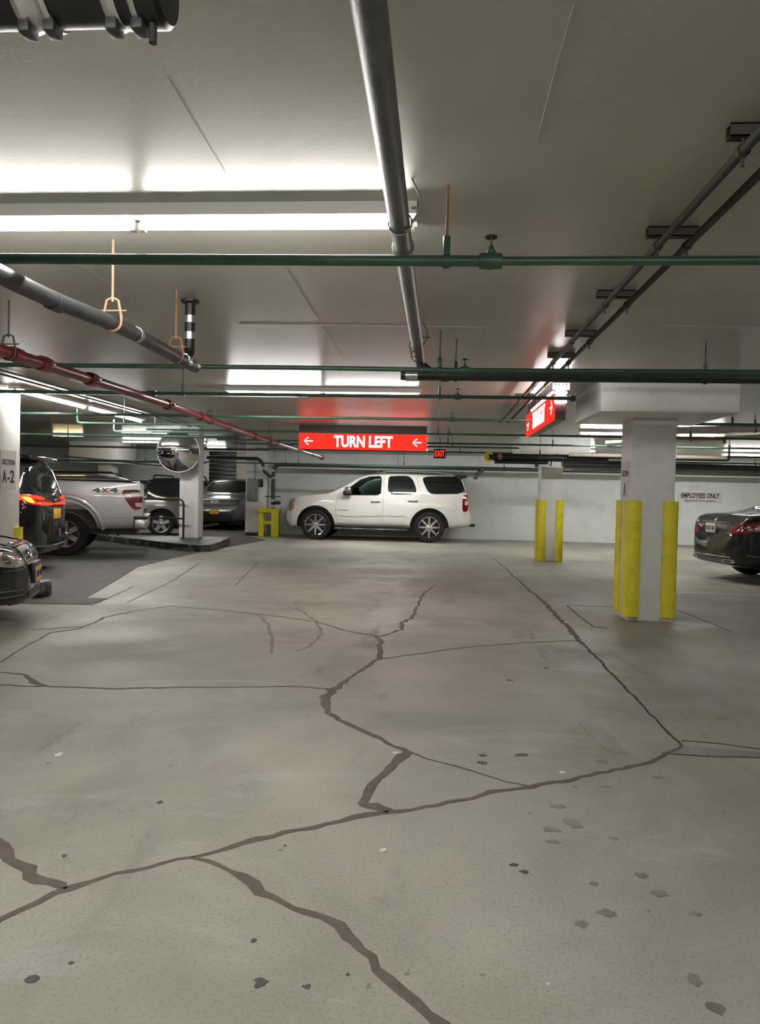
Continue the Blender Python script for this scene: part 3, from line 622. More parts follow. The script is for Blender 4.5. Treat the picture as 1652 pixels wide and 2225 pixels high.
pipe('iron_pipe', 'black offset pipe curling over the electrical panel', [(-6.5, 20.55, 2.2), (-5.0, 20.55, 2.2), (-4.86, 20.55, 2.0), (-4.86, 20.55, 1.85), (-4.66, 20.68, 1.68)], 0.045, M_IRON, bend=0.12, couplings=[((-4.86, 20.55, 1.93), (0, 0, 1), 0.048, 0.08)], cm=M_WPIPE)
t = pipe('iron_pipe', 'fat black pipe with a yellow end cap right of the EXIT sign', [(1.0, 14.1, 2.03), (3.2, 14.05, 2.03)], 0.068, M_BLACK, n=18, hangers=[(1.95, 14.08, 2.03)], hm=M_HANG)
MB().lathe([(0.075, -0.03), (0.095, -0.03), (0.095, 0.02), (0.085, 0.035), (0.001, 0.035)], (1.0, 14.1, 2.035), (-0.35, -1, 0), 18).build('yellow_cap', M_YELLOW, t)
for x in (1.2, 2.06): MB().tube([(x - 0.04, 14.09, 2.03), (x + 0.04, 14.09, 2.03)], 0.071, 18).build('copper_band', mat('copper tape', (0.42, 0.2, 0.13), 0.4, 0.5), t)
MB().tube([(1.1, 14.05, 1.94), (2.1, 14.05, 1.94)], 0.035, 12).build('lower_line', M_BLACK, t)
pipe('iron_pipe', 'thick black pipe crossing behind the near right column to the frame edge', [(2.2, 16.6, 2.03), (9.8, 16.9, 2.0)], 0.085, M_IRON, n=16, hangers=[(7.0, 16.78, 2.01)], hm=M_HANG)
pipe('iron_pipe', 'thin black pipe above the thick one at the right, ending in an upturn', [(2.6, 15.9, 2.14), (6.1, 15.9, 2.14), (6.1, 15.9, ZC)], 0.025, M_IRON, bend=0.05)
pipe('iron_pipe', 'black pipe slanting left of the near right column at the back', [(2.6, 18.9, 1.98), (3.5, 18.9, 1.99), (4.9, 17.1, 2.08)], 0.05, M_IRON, bend=0.1, hangers=[(3.0, 18.9, 1.985)], hm=M_HANG)
pipe('duct_pipe', 'beige pipe just under the far capital, running right', [(2.45, 13.9, 2.09), (5.2, 13.7, 2.07)], 0.035, M_BEIGE, hangers=[(4.0, 13.787, 2.079)], hm=M_HANG)
pipe('duct_pipe', 'upper beige pipe slanting up to the right frame edge', [(3.3, 10.6, 2.26), (7.0, 8.6, 2.27)], 0.05, M_BEIGE, hangers=[(4.2, 10.114, 2.262)], hm=M_HANG)
pipe('duct_pipe', 'lower beige pipe slanting beneath the first one', [(2.9, 12.9, 2.25), (6.4, 9.9, 2.26)], 0.032, M_BEIGE, hangers=[(4.0, 11.957, 2.253)], hm=M_HANG)
pipe('iron_pipe', 'short rusty pipe with a downturned end under the capital on the right', [(2.7, 9.6, 2.08), (3.62, 9.6, 2.08), (3.62, 9.6, 2.02)], 0.018, M_RUST, bend=0.03, hangers=[(3.2, 9.6, 2.08)])
pipe('white_pipe', 'thin white vertical pipe left of the near right column', [(3.0, 12.1, ZC), (3.0, 12.1, 2.0)], 0.03, M_WPIPE)
pipe('white_pipe', 'short stub of white pipe beside the thin white one', [(3.1, 12.3, ZC), (3.1, 12.3, 1.98)], 0.03, M_WPIPE)
# sprinkler clutter at the far column top
t = thing('valve_cluster', 'pale valve cluster hanging at the top of the far guarded column', 'valve', (2.3, 14.3, 2.0))
MB().tube([(2.05, 14.2, 2.05), (2.55, 14.2, 2.05)], 0.025, 10).tube([(2.28, 14.2, 2.02), (2.28, 14.2, 2.12)], 0.03, 10).build('manifold', M_BEIGE, t)
for (x, dx) in ((2.2, -0.03), (2.36, 0.03), (2.43, 0.0)):
    MB().tube([(x, 14.2, 2.03), (x + dx, 14.18, 1.9)], 0.012, 8).lathe([(0.001, 0), (0.03, 0.0), (0.03, 0.012), (0.001, 0.014)], (x + dx, 14.18, 1.885), (0, 0, 1), 10).build('sprinkler_head', M_HANG, t)

# ------------------------------------------------------------------ signs
def arrow(b, c, right, up, s, flip=1, ext=0.004):
    """plain block arrow pointing to -right (flip=1) drawn round c"""
    r = Vector(right).normalized() * flip; u = Vector(up).normalized(); n = Vector(right).normalized().cross(u); c = Vector(c); k = 0.17 * s
    shaft = [c - r * s * 0.85 + u * k * 0.8, c + r * s + u * k * 0.8, c + r * s - u * k * 0.8, c - r * s * 0.85 - u * k * 0.8]
    b.prism(shaft, n * ext)
    for g in (1, -1):
        b.prism([c - r * s * 1.1, c - r * s * 0.15 + u * g * s * 0.95, c + r * s * 0.12 + u * g * s * 0.72, c - r * s * 0.62 + u * g * 0.02], n * ext)
    return b
def lit_sign(name, label, org, right, L, H, txt, flip, txt_at, mw):
    """lightbox: dark housing up to the slab, red glowing face, white letters and two arrows"""
    right = Vector(right); up = Vector((0, 0, 1)); n = right.cross(up); org = Vector(org)   # org = lower left corner of face
    t = thing(name, label, 'sign', tuple(org + right * L / 2))
    D = -n * 0.10
    f = MB().prism([org, org + right * L, org + right * L + up * H, org + up * H], -n * 0.012); fo = f.build('face', M_SIGNRED, t, smooth=False)
    h0 = org - n * 0.013
    MB().prism([h0, h0 + right * L, h0 + right * L + up * (ZC - org.z - 0.02), h0 + up * (ZC - org.z - 0.02)], D).build('housing', M_SIGNBOX, t, smooth=False)
    text_on('lettering', txt, H * 0.98, org + right * L * txt_at + up * H * 0.47 + n * 0.001, right, up, mw, fo, ext=0.003, bold=H * (0.034 if flip > 0 else 0.012), fit_w=L * 0.46)
    for a in (0.075, 0.925):
        b = arrow(MB(), org + right * L * a + up * H * 0.5 + n * 0.001, right, up, H * 0.28, flip); b.build('arrow', mw, fo, smooth=False)
    return t
lit_sign('lit_sign', 'red lit TURN LEFT sign hanging over the lane', (-2.31, 12.3, 2.02), (1, 0, 0), 2.15, 0.265, 'TURN LEFT', 1, 0.505, M_SIGNWHITE)
ts = lit_sign('lit_sign', 'red lit TURN RIGHT sign seen edge on by the near right column', (1.10, 9.2, 2.03), (0, -1, 0), 2.1, 0.265, 'TURN RIGHT', -1, 0.5, M_SIGNWHITE)
# its open near end shows the bare lamps
M_LED = emitter('bare sign lamp glow', (1.0, 0.93, 0.9), 45.0)
for i in range(5):
    z = 2.33; x = 1.085 + i * 0.033
    MB().lathe([(0.001, -0.028), (0.011, -0.022), (0.013, 0.0), (0.009, 0.02), (0.006, 0.03), (0.001, 0.031)], (x, 7.02, z), (0, 0, 1), 10).build('bare_lamp', M_LED, ts)
MB().tube([(1.082, 7.06, 2.285), (1.082, 8.6, 2.285)], 0.012, 8).build('glare_tube', M_LED, ts)
for z in (2.20, 2.24, 2.28, 2.32): MB().tube([(1.10, 7.07, z), (1.215, 7.07, z)], 0.011, 8).build('glare_tube', M_LED, ts)  # added across the end face to imitate the white glare there
MB().box(1.075, 1.24, 7.0, 7.05, 2.365, 2.372).box(1.13, 1.135, 7.02, 7.03, 2.37, 2.45).build('lamp_bar', M_HANG, ts, smooth=False)

t = thing('exit_sign', 'small red glowing EXIT sign above the suv roof', 'sign', (0.07, 15.0, 2.0))
MB().bbox(-0.05, 0.19, 15.0, 15.05, 2.03, 2.22, 0.008).build('housing', M_SIGNBOX, t)
text_on('lettering', 'EXIT', 0.17, (0.07, 14.995, 2.12), (1, 0, 0), (0, 0, 1), M_EXITRED, t, bold=0.004, fit_w=0.2)
MB().tube([(0.07, 15.02, 2.22), (0.07, 15.02, ZC)], 0.008, 8).build('stem', M_HANG, t)

def plate(name, label, org, right, w_, h_, lines, m=M_SIGNPLATE, th=0.006):
    right = Vector(right); up = Vector((0, 0, 1)); n = right.cross(up); org = Vector(org)
    t = thing(name, label, 'sign', tuple(org + right * w_ / 2))
    MB().prism([org, org + right * w_, org + right * w_ + up * h_, org + up * h_], n * th).build('plate', m, t, smooth=False)
    for (txt, size, z, fw, bold, *dx) in lines:
        text_on('lettering', txt, size, org + right * (w_ / 2 + (dx[0] if dx else 0)) + up * z + n * (th + 0.001), right, up, M_INK, t, ext=0.001, bold=bold, fit_w=fw)
    return t
plate('wall_sign', 'white EMPLOYEES ONLY sign on the back wall above the graphite sedan', (6.99, YB - 0.002, 1.22), (1, 0, 0), 1.24, 0.30, [('EMPLOYEES ONLY', 0.19, 0.20, 1.08, 0.006), ('Beyond this point', 0.12, 0.065, 0.86, 0.0)])
plate('section_sign', 'white SECTION A sign on the side of the near right column', (2.058, 8.33, 1.22), (0, -1, 0), 0.30, 0.48, [('SECTION', 0.085, 0.345, 0.24, 0.001), ('A', 0.22, 0.17, 0.10, 0.004)])
plate('section_sign', 'white SECTION A-2 sign on the column at the left edge', (-4.928, 8.02, 1.24), (0, 1, 0), 0.30, 0.46, [('SECTION', 0.085, 0.32, 0.25, 0.001), ('A', 0.2, 0.15, 0.085, 0.004, -0.08), ('-', 0.2, 0.15, 0.04, 0.004, 0.0), ('2', 0.2, 0.15, 0.085, 0.004, 0.075)])

# ------------------------------------------------------------------ convex mirror, rail, panel, pipe guard
t = thing('convex_mirror', 'round convex traffic mirror on the white column by the silver pickup', 'mirror', (-5.94, 16.6, 2.16))
ax = (Vector((-2.2, 3.0, 1.2)) - Vector((-5.94, 16.6, 2.16))).normalized(); c0 = Vector((-5.93, 16.62, 2.155)); Rm, Rs = 0.47, 1.05
prof = []
for k in range(13):
    r = Rm * (1 - k / 12); prof.append((r, math.sqrt(Rs * Rs - r * r) - math.sqrt(Rs * Rs - Rm * Rm)))
MB().lathe(prof, c0, ax, 48).build('mirror_dome', M_MIRROR, t, ang=80)
MB().lathe([(Rm - 0.005, -0.02), (Rm + 0.015, -0.015), (Rm + 0.02, 0.0), (Rm + 0.012, 0.012), (Rm - 0.006, 0.008)], c0, ax, 48, closed=True).build('rim', M_FIX, t)
MB().lathe([(Rm, -0.012), (0.2, -0.05), (0.001, -0.055)], c0, ax, 32).build('back_shell', M_BLACK, t)
MB().tube([c0 - ax * 0.05, (-5.85, 17.03, 2.16)], 0.02, 10).build('bracket_arm', M_HANG, t)

t = thing('pipe_railing', 'black pipe guard rail behind the silver pickup, in front of the mirror column', 'railing', (-6.8, 16.75, 0.14))
MB().tube(fillet([(-5.85, 16.8, 0.14), (-5.85, 16.8, 1.05), (-8.6, 17.3, 1.05)], 0.14, 6), 0.024, 12).build('top_rail', M_BLACK, t)
MB().tube([(-5.85, 16.8, 0.60), (-8.6, 17.3, 0.60)], 0.02, 10).build('mid_rail', M_BLACK, t)
for x, y in ((-7.55, 17.11), (-7.85, 17.16)): MB().tube([(x, y, 0.14), (x, y, 1.05)], 0.024, 10).build('post', M_BLACK, t)

t = thing('electrical_panel', 'grey electrical panel box on the white pier', 'panel', (-5.19, 20.68, 1.0))
MB().bbox(-5.35, -5.04, 20.64, 20.75, 1.0, 1.62, 0.008).build('box', M_PANEL, t)
MB().bbox(-5.33, -5.12, 20.63, 20.645, 1.03, 1.60, 0.004).build('door', M_PANEL, t)
MB().bbox(-5.105, -5.06, 20.625, 20.645, 1.28, 1.34, 0.004).build('latch', M_HANG, t)
MB().tube(fillet([(-5.15, 20.72, 1.62), (-5.15, 20.72, 1.85), (-5.12, 20.735, 2.3)], 0.1), 0.008, 8).build('conduit', M_PANEL, t)
o = MB().bbox(-5.0, -4.91, 20.66, 20.75, 1.4, 1.63, 0.008).build('switch_box', M_BLACK); tag(o, 'small black switch box right of the electrical panel', 'switch')
o = MB().bbox(-5.4, -4.83, 20.70, 20.75, 0.0, 0.1, 0.01).build('base_skirt', M_BLACK); tag(o, 'black base board at the foot of the white pier', 'skirting')
t = thing('pipe_guard', 'yellow steel guard frame round the down pipe by the pier', 'guard', (-4.7, 20.55, 0))
for (x0, x1, y0, y1) in ((-4.96, -4.82, 20.48, 20.62), (-4.58, -4.36, 20.36, 20.5)):
    MB().bbox(x0, x1, y0, y1, 0.0, 0.72, 0.01).build('post', M_YELLOW, t)
MB().bbox(-4.98, -4.34, 20.38, 20.60, 0.68, 0.80, 0.01).build('top_beam', M_YELLOW, t)
MB().bbox(-4.9, -4.5, 20.5, 20.58, 0.34, 0.44, 0.01).build('mid_beam', M_YELLOW, t)

# roller shutter deep in the left bay
t = thing('door_1', 'dark roller shutter deep behind the grey green suv', 'door', (-8.2, YF - 0.25, 0)); t['kind'] = 'structure'
sl = None
for k in range(17):
    z = 0.1 + k * 0.16
    if sl is None:
        sl = MB().bbox(-9.0, -7.9, YF - 0.27, YF - 0.21, 0.1, 0.245, 0.02).build('slat', M_BLACK, t); base = sl.location.copy()
    else:
        o = link('slat', sl.data, t, (base.x, base.y, base.z + z - 0.1))
MB().box(-7.9, -6.9, YF - 0.24, YF - 0.2, 0, 2.8).build('jamb_panel', M_BEIGE, t, smooth=False)
# ------------------------------------------------------------------ cars: lofted shells with cut wheel wells, panels laid on the skin
def interp(tab, x): return float(np.interp(x, [p[0] for p in tab], [p[1] for p in tab]))
def loft(spec):
    tab_x = sorted({round(p[0], 4) for k in ('top', 'bot', 'plan') for p in spec[k]})
    x0, x1 = tab_x[0], tab_x[-1]
    xs = sorted(set(tab_x) | {round(x, 4) for x in np.linspace(x0, x1, 26)})
    keep = [xs[0]]
    for x in xs[1:]:
        if x - keep[-1] > 0.018 or x == xs[-1]: keep.append(x)
    xs = keep
    tum = spec.get('tumble', 0.32); sec = []
    for x in xs:
        zb = interp(spec['bot'], x); zt = interp(spec['top'], x); W = interp(spec['plan'], x)
        belt = min(interp(spec['belt'], x), zt - 0.05); g = zt - belt; k = min(1.0, g / 0.3); Hh = max(0.05, belt - zb)
        Wt = max(0.15, W * 0.965 - tum * g * (0.55 + 0.45 * k))
        P = [(0, zb), (W * 0.78, zb), (W * 0.93, zb + min(0.05, Hh * 0.12)), (W * 0.985, zb + Hh * 0.22), (W, zb + Hh * 0.5), (W * 0.997, zb + Hh * 0.78), (W * 0.972, belt),
             (W * 0.972 + (Wt - W * 0.972) * 0.5, belt + g * 0.42), (Wt, zt - 0.10 * k - 0.012), (Wt * 0.93, zt - 0.035 * k - 0.004), (Wt * 0.6, zt - 0.008), (0, zt)]
        sec.append(P)
    m = len(sec[0]); ring = 2 * m - 2
    bm = bmesh.new(); rows = []
    for x, P in zip(xs, sec):
        pts = [(x, y, z) for (y, z) in P] + [(x, -y, z) for (y, z) in P[-2:0:-1]]
        rows.append([bm.verts.new(p) for p in pts])
    for a, b in zip(rows, rows[1:]):
        for i in range(ring): bm.faces.new((a[i], a[(i + 1) % ring], b[(i + 1) % ring], b[i]))
    for row, rev in ((rows[0], False), (rows[-1], True)):
        for i in range(m - 1):
            L0, L1 = row[i], row[i + 1]; R0 = row[(ring - i) % ring]; R1 = row[(ring - i - 1) % ring]
            f = [v for j, v in enumerate((L0, L1, R1, R0)) if v not in (L0, L1, R1, R0)[:j]]
            if len(f) >= 3: bm.faces.new(f[::-1] if rev else f)
    bmesh.ops.recalc_face_normals(bm, faces=bm.faces[:])
    return bm
def bake(ob):
    dg = bpy.context.evaluated_depsgraph_get(); return bpy.data.meshes.new_from_object(ob.evaluated_get(dg), preserve_all_data_layers=True, depsgraph=dg)
def rounded(poly, it=2, q=0.16):
    P = [Vector((p[0], p[1])) for p in poly]
    for _ in range(it):
        N = []
        for a, b in zip(P, P[1:] + P[:1]): N += [a.lerp(b, q), a.lerp(b, 1 - q)]
        P = N; q = 0.25
    return P
class Car:
    def __init__(s, name, label, spec, paint, loc, head):
        s.spec = spec; s.t = thing(name, label, 'car', (loc[0], loc[1], loc[2] if len(loc) > 2 else 0.0), head)
        bm = loft(spec); me = bpy.data.meshes.new('body'); bm.to_mesh(me); bm.free()
        tmp = bpy.data.objects.new('tmp', me); COL.objects.link(tmp)
        md = tmp.modifiers.new('s', 'SUBSURF'); md.levels = 2; md.render_levels = 2
        me2 = bake(tmp); me2.materials.append(paint); me2.materials.append(M_BLACK)
        tmp.data = me2; tmp.modifiers.clear()
        cut = []
        Ra = spec['arch']; W = spec['half']
        for ax in spec['axles']:
            for sd in (-1, 1):
                b = MB().lathe([(0.001, 0), (Ra, 0), (Ra, 0.5), (0.001, 0.5)], (ax, sd * (W - 0.34), spec['r'] + spec.get('lift', 0.0)), (0, sd, 0), 40)
                # open the well downwards
                cut.append(b)
        for c in spec.get('cuts', []): cut.append(c)
        objs = []
        for b in cut:
            o = b.build('cutter', getattr(b, 'm', M_BLACK), None, smooth=False, kind='structure'); objs.append(o)
            mo = tmp.modifiers.new('b', 'BOOLEAN'); mo.operation = 'DIFFERENCE'; mo.solver = 'EXACT'; mo.object = o; mo.material_mode = 'TRANSFER'
        me3 = bake(tmp)
        for o in objs: bpy.data.objects.remove(o)
        bpy.data.objects.remove(tmp)
        me3.name = 'body'
        me3.shade_smooth(); me3.set_sharp_from_angle(angle=R_(40))
        s.body = link('body', me3, s.t)
        b2 = bmesh.new(); b2.from_mesh(me3); s.bvh = BVHTree.FromBMesh(b2); b2.free()
        s.nhits = 0
    def hit(s, plane, a, b):
        if plane == 'L': o, d = Vector((a, 3, b)), Vector((0, -1, 0))
        elif plane == 'R': o, d = Vector((a, -3, b)), Vector((0, 1, 0))
        elif plane == 'F': o, d = Vector((6, a, b)), Vector((-1, 0, 0))
        elif plane == 'B': o, d = Vector((-6, a, b)), Vector((1, 0, 0))
        else: o, d = Vector((a, b, 5)), Vector((0, 0, -1))
        h = s.bvh.ray_cast(o, d)
        if h[0] is None: return None
        return h[0], h[1]
    def panel(s, name, m, plane, poly, off=0.006, nr=9, nc=12, rnd=True, parent=None, label=None):
        """thin shell laid on the car's skin inside an outline given in the plane's own coordinates"""
        P = rounded(poly) if rnd else [Vector((p[0], p[1])) for p in poly]
        lo = min(p.y for p in P); hi = max(p.y for p in P); e = (hi - lo) * 0.002
        rows = []
        for j in range(nr + 1):
            y = lo + e + (hi - lo - 2 * e) * (0.5 - 0.5 * math.cos(math.pi * j / nr) * 1.0); xs = []
            for p, q in zip(P, P[1:] + P[:1]):
                if (p.y - y) * (q.y - y) <= 0 and abs(p.y - q.y) > 1e-9: xs.append(p.x + (q.x - p.x) * (y - p.y) / (q.y - p.y))
            if len(xs) < 2: continue
            rows.append([(min(xs) + (max(xs) - min(xs)) * i / nc, y) for i in range(nc + 1)])
        G = []; last = None
        for row in rows:
            L = []
            for (a, b) in row:
                h = s.hit(plane, a, b)
                if h is None and last is not None:
                    pp = {'L': Vector((a, last[0].y, b)), 'R': Vector((a, last[0].y, b)), 'F': Vector((last[0].x, a, b)), 'B': Vector((last[0].x, a, b)), 'T': Vector((a, b, last[0].z))}[plane]
                    nn = s.bvh.find_nearest(pp); h = (nn[0], nn[1])
                if h is None: h = (Vector((0, 0, 0.5)), Vector((0, 0, 1)))
                last = h; L.append(h)
            G.append(L)
        vs = []; fs = []; nr2 = len(G); c = nc + 1
        for L in G:
            for (p, n_) in L: vs.append(p + n_ * off)
        for j in range(nr2 - 1):
            for i in range(nc): fs.append((j * c + i, j * c + i + 1, (j + 1) * c + i + 1, (j + 1) * c + i))
        per = [i for i in range(c)] + [j * c + nc for j in range(1, nr2)] + [(nr2 - 1) * c + i for i in range(nc - 1, -1, -1)] + [j * c for j in range(nr2 - 2, 0, -1)]
        flat = [h for L in G for h in L]; o = len(vs)
        for i in per: vs.append(flat[i][0] - flat[i][1] * 0.012)
        for k in range(len(per)):
            fs.append((per[k], per[(k + 1) % len(per)], o + (k + 1) % len(per), o + k))
        b = MB(); b.add(vs, fs)
        ob = b.build(name, m, parent or s.t, world=False)
        if label: ob['label'] = label
        return ob
    def seam(s, plane, pts, m=M_LINEDK, r=0.004, name='panel_gap', parent=None, off=0.0):
        P = []
        for (a0, b0), (a1, b1) in zip(pts, pts[1:]):
            n = max(2, int(math.hypot(a1 - a0, b1 - b0) / 0.06))
            for i in range(n):
                h = s.hit(plane, a0 + (a1 - a0) * i / n, b0 + (b1 - b0) * i / n)
                if h: P.append(h[0] + h[1] * off)
        h = s.hit(plane, *pts[-1])
        if h: P.append(h[0] + h[1] * off)
        if len(P) > 1: return MB().tube(P, r, 6).build(name, m, parent or s.t, world=False)
    def wheels(s, rim, nsp, style='slim', rimm=M_ALLOY, lugs=0, wd=0.25):
        r = s.spec['r']; W = s.spec['half']
        ty = MB().lathe([(rim, -wd / 2), (r * 0.93, -wd / 2 - 0.002), (r * 0.985, -wd * 0.42), (r, -wd * 0.3), (r, wd * 0.3), (r * 0.985, wd * 0.42), (r * 0.93, wd / 2 + 0.002), (r * 0.82, wd / 2 + 0.006), (rim, wd / 2 - 0.005), (rim * 0.97, wd * 0.3), (rim * 0.97, -wd * 0.3)], (0, 0, 0), (0, 1, 0), 48, closed=True)
        lip = MB().lathe([(rim * 1.015, wd / 2 - 0.004), (rim * 1.0, wd / 2 + 0.006), (rim * 0.95, wd / 2 + 0.002), (rim * 0.92, wd / 2 - 0.03), (rim * 0.9, 0.0)], (0, 0, 0), (0, 1, 0), 48)
        dish = MB().lathe([(rim * 0.96, 0.02), (rim * 0.3, 0.03), (0.001, 0.03)], (0, 0, 0), (0, 1, 0), 32)
        dish_m = M_BLACK  # black backing stands in for the shaded gaps between the spokes
        yo = wd / 2 - 0.012
        if style == 'slim': sp = MB().prism([(-0.034, yo, rim * 0.18), (-0.018, yo, rim * 0.97), (0.018, yo, rim * 0.97), (0.034, yo, rim * 0.18)], (0, -0.03, 0))
        elif style == 'wide': sp = MB().prism([(-0.05, yo, rim * 0.2), (-0.042, yo, rim * 0.97), (0.042, yo, rim * 0.97), (0.05, yo, rim * 0.2)], (0, -0.03, 0))
        else: sp = MB().prism([(-0.03, yo, rim * 0.2), (-0.05, yo, rim * 0.95), (0.02, yo, rim * 0.97), (0.035, yo, rim * 0.2)], (0, -0.03, 0))
        hub = MB().lathe([(rim * 0.24, yo - 0.03), (rim * 0.24, yo + 0.002), (rim * 0.2, yo + 0.012), (rim * 0.1, yo + 0.022), (0.001, yo + 0.024)], (0, 0, 0), (0, 1, 0), 20)
        cap = MB().lathe([(rim * 0.11, yo + 0.012), (rim * 0.105, yo + 0.028), (0.001, yo + 0.03)], (0, 0, 0), (0, 1, 0), 16)
        proto = None
        for ax in s.spec['axles']:
            for sd in (1, -1):
                loc = (ax, sd * (W - wd / 2 - 0.02), r); rot = (0, 0, 0 if sd > 0 else math.pi)
                if proto is None:
                    wo = ty.build('wheel', M_RUBBER, s.t, world=False); wo.location = loc; wo.rotation_euler = rot
                    kids = [lip.build('rim', rimm, wo, world=False), dish.build('dark_backing', dish_m, wo, world=False), hub.build('hub', rimm, wo, world=False), cap.build('hub_cap', M_CHROME, wo, world=False)]
                    s0 = sp.build('spoke', rimm, wo, world=False); kids.append(s0)
                    for k in range(1, nsp): kids.append(link('spoke', s0.data, wo, (0, 0, 0), (0, 2 * math.pi * k / nsp, 0)))
                    if lugs:
                        l0 = None
                        for k in range(lugs):
                            a = 2 * math.pi * k / lugs + 0.3; lc = (math.cos(a) * rim * 0.33, yo - 0.004, math.sin(a) * rim * 0.33)
                            if l0 is None:
                                l0 = MB().lathe([(0.018, -0.02), (0.018, 0.008), (0.012, 0.014), (0.001, 0.014)], (0, 0, 0), (0, 1, 0), 8).build('lug_nut', M_HANG, wo, world=False); l0.location = lc; kids.append(l0)
                            else: kids.append(link('lug_nut', l0.data, wo, lc))
                    proto = (wo, kids)
                else:
                    w2 = proto[0].copy(); COL.objects.link(w2); w2.parent = s.t; w2.location = loc; w2.rotation_euler = rot
                    for kk in proto[1]:
                        c2 = kk.copy(); COL.objects.link(c2); c2.parent = w2
    def part(s, name, mb, m, parent=None, label=None):
        o = mb.build(name, m, parent or s.t, world=False)
        if label: o['label'] = label
        return o
    def text(s, txt, size, plane, a, b, m, fit=None, bold=0.0, name='badge', parent=None):
        h = s.hit(plane, a, b); p, n_ = h
        up = Vector((0, 0, 1)); right = up.cross(n_).normalized(); up = n_.cross(right).normalized()
        return text_on(name, txt, size, p + n_ * 0.008, right, up, m, parent or s.t, ext=0.003, bold=bold, world=False, fit_w=fit)
def mirror_y(poly): return [(-a, b) for a, b in poly]

# ------------------------------------------------------------------ white SUV by the back wall (drawn on a side elevation, 79 units to the metre)
def su(zx, zy, o=(610, 1010), k=0.1392):
    px = o[0] + zx * k; v = o[1] + zy * k
    return (1.535 - (px - 690.5) / 79.0, (1171.5 + (px - 690.5) * 0.027 - v) / 79.0)
def sb(zx, zy): return su(zx, zy, (820, 1010))
suv_spec = dict(top=[(-2.66, 0.72), (-2.63, 0.80), (-2.585, 0.86), (-2.57, 1.0), (-2.54, 1.36), (-2.42, 1.74), (-2.30, 1.80), (-2.1, 1.835), (-0.64, 1.87), (0.085, 1.835), (0.30, 1.79), (0.45, 1.72), (1.16, 1.30), (1.25, 1.275), (2.02, 1.205), (2.22, 1.13), (2.32, 1.0), (2.37, 0.8), (2.39, 0.66)],
                bot=[(-2.66, 0.52), (-2.6, 0.44), (-2.2, 0.38), (-1.0, 0.36), (1.0, 0.36), (2.0, 0.33), (2.25, 0.31), (2.35, 0.42), (2.39, 0.5)],
                plan=[(-2.66, 0.70), (-2.6, 0.80), (-2.4, 0.88), (-1.6, 0.93), (1.6, 0.93), (2.0, 0.91), (2.2, 0.87), (2.34, 0.78), (2.42, 0.60)],
                belt=[(-2.6, 1.24), (1.2, 1.24), (1.3, 1.20), (2.4, 1.1)], axles=(1.535, -1.535), arch=0.52, half=0.93, r=0.41, tumble=0.30)
fw = [su(1085, 475), su(1085, 375), su(1250, 250), su(1400, 200), su(1550, 195), su(1572, 225), su(1572, 478)]
suv_spec['cuts'] = [MB().prism([Vector((x, -1.5, z)) for x, z in rounded(fw, 1, 0.1)], (0, 3.0, 0))]
suv_spec['cuts'][0].m = M_TRIMG
suv = Car('white_suv', 'big white suv parked side on against the back wall', suv_spec, M_WHITEP, (-1.66, 20.58), math.pi - R_(1.0))
suv.wheels(0.285, 8, 'slim', M_CHROME, wd=0.27)
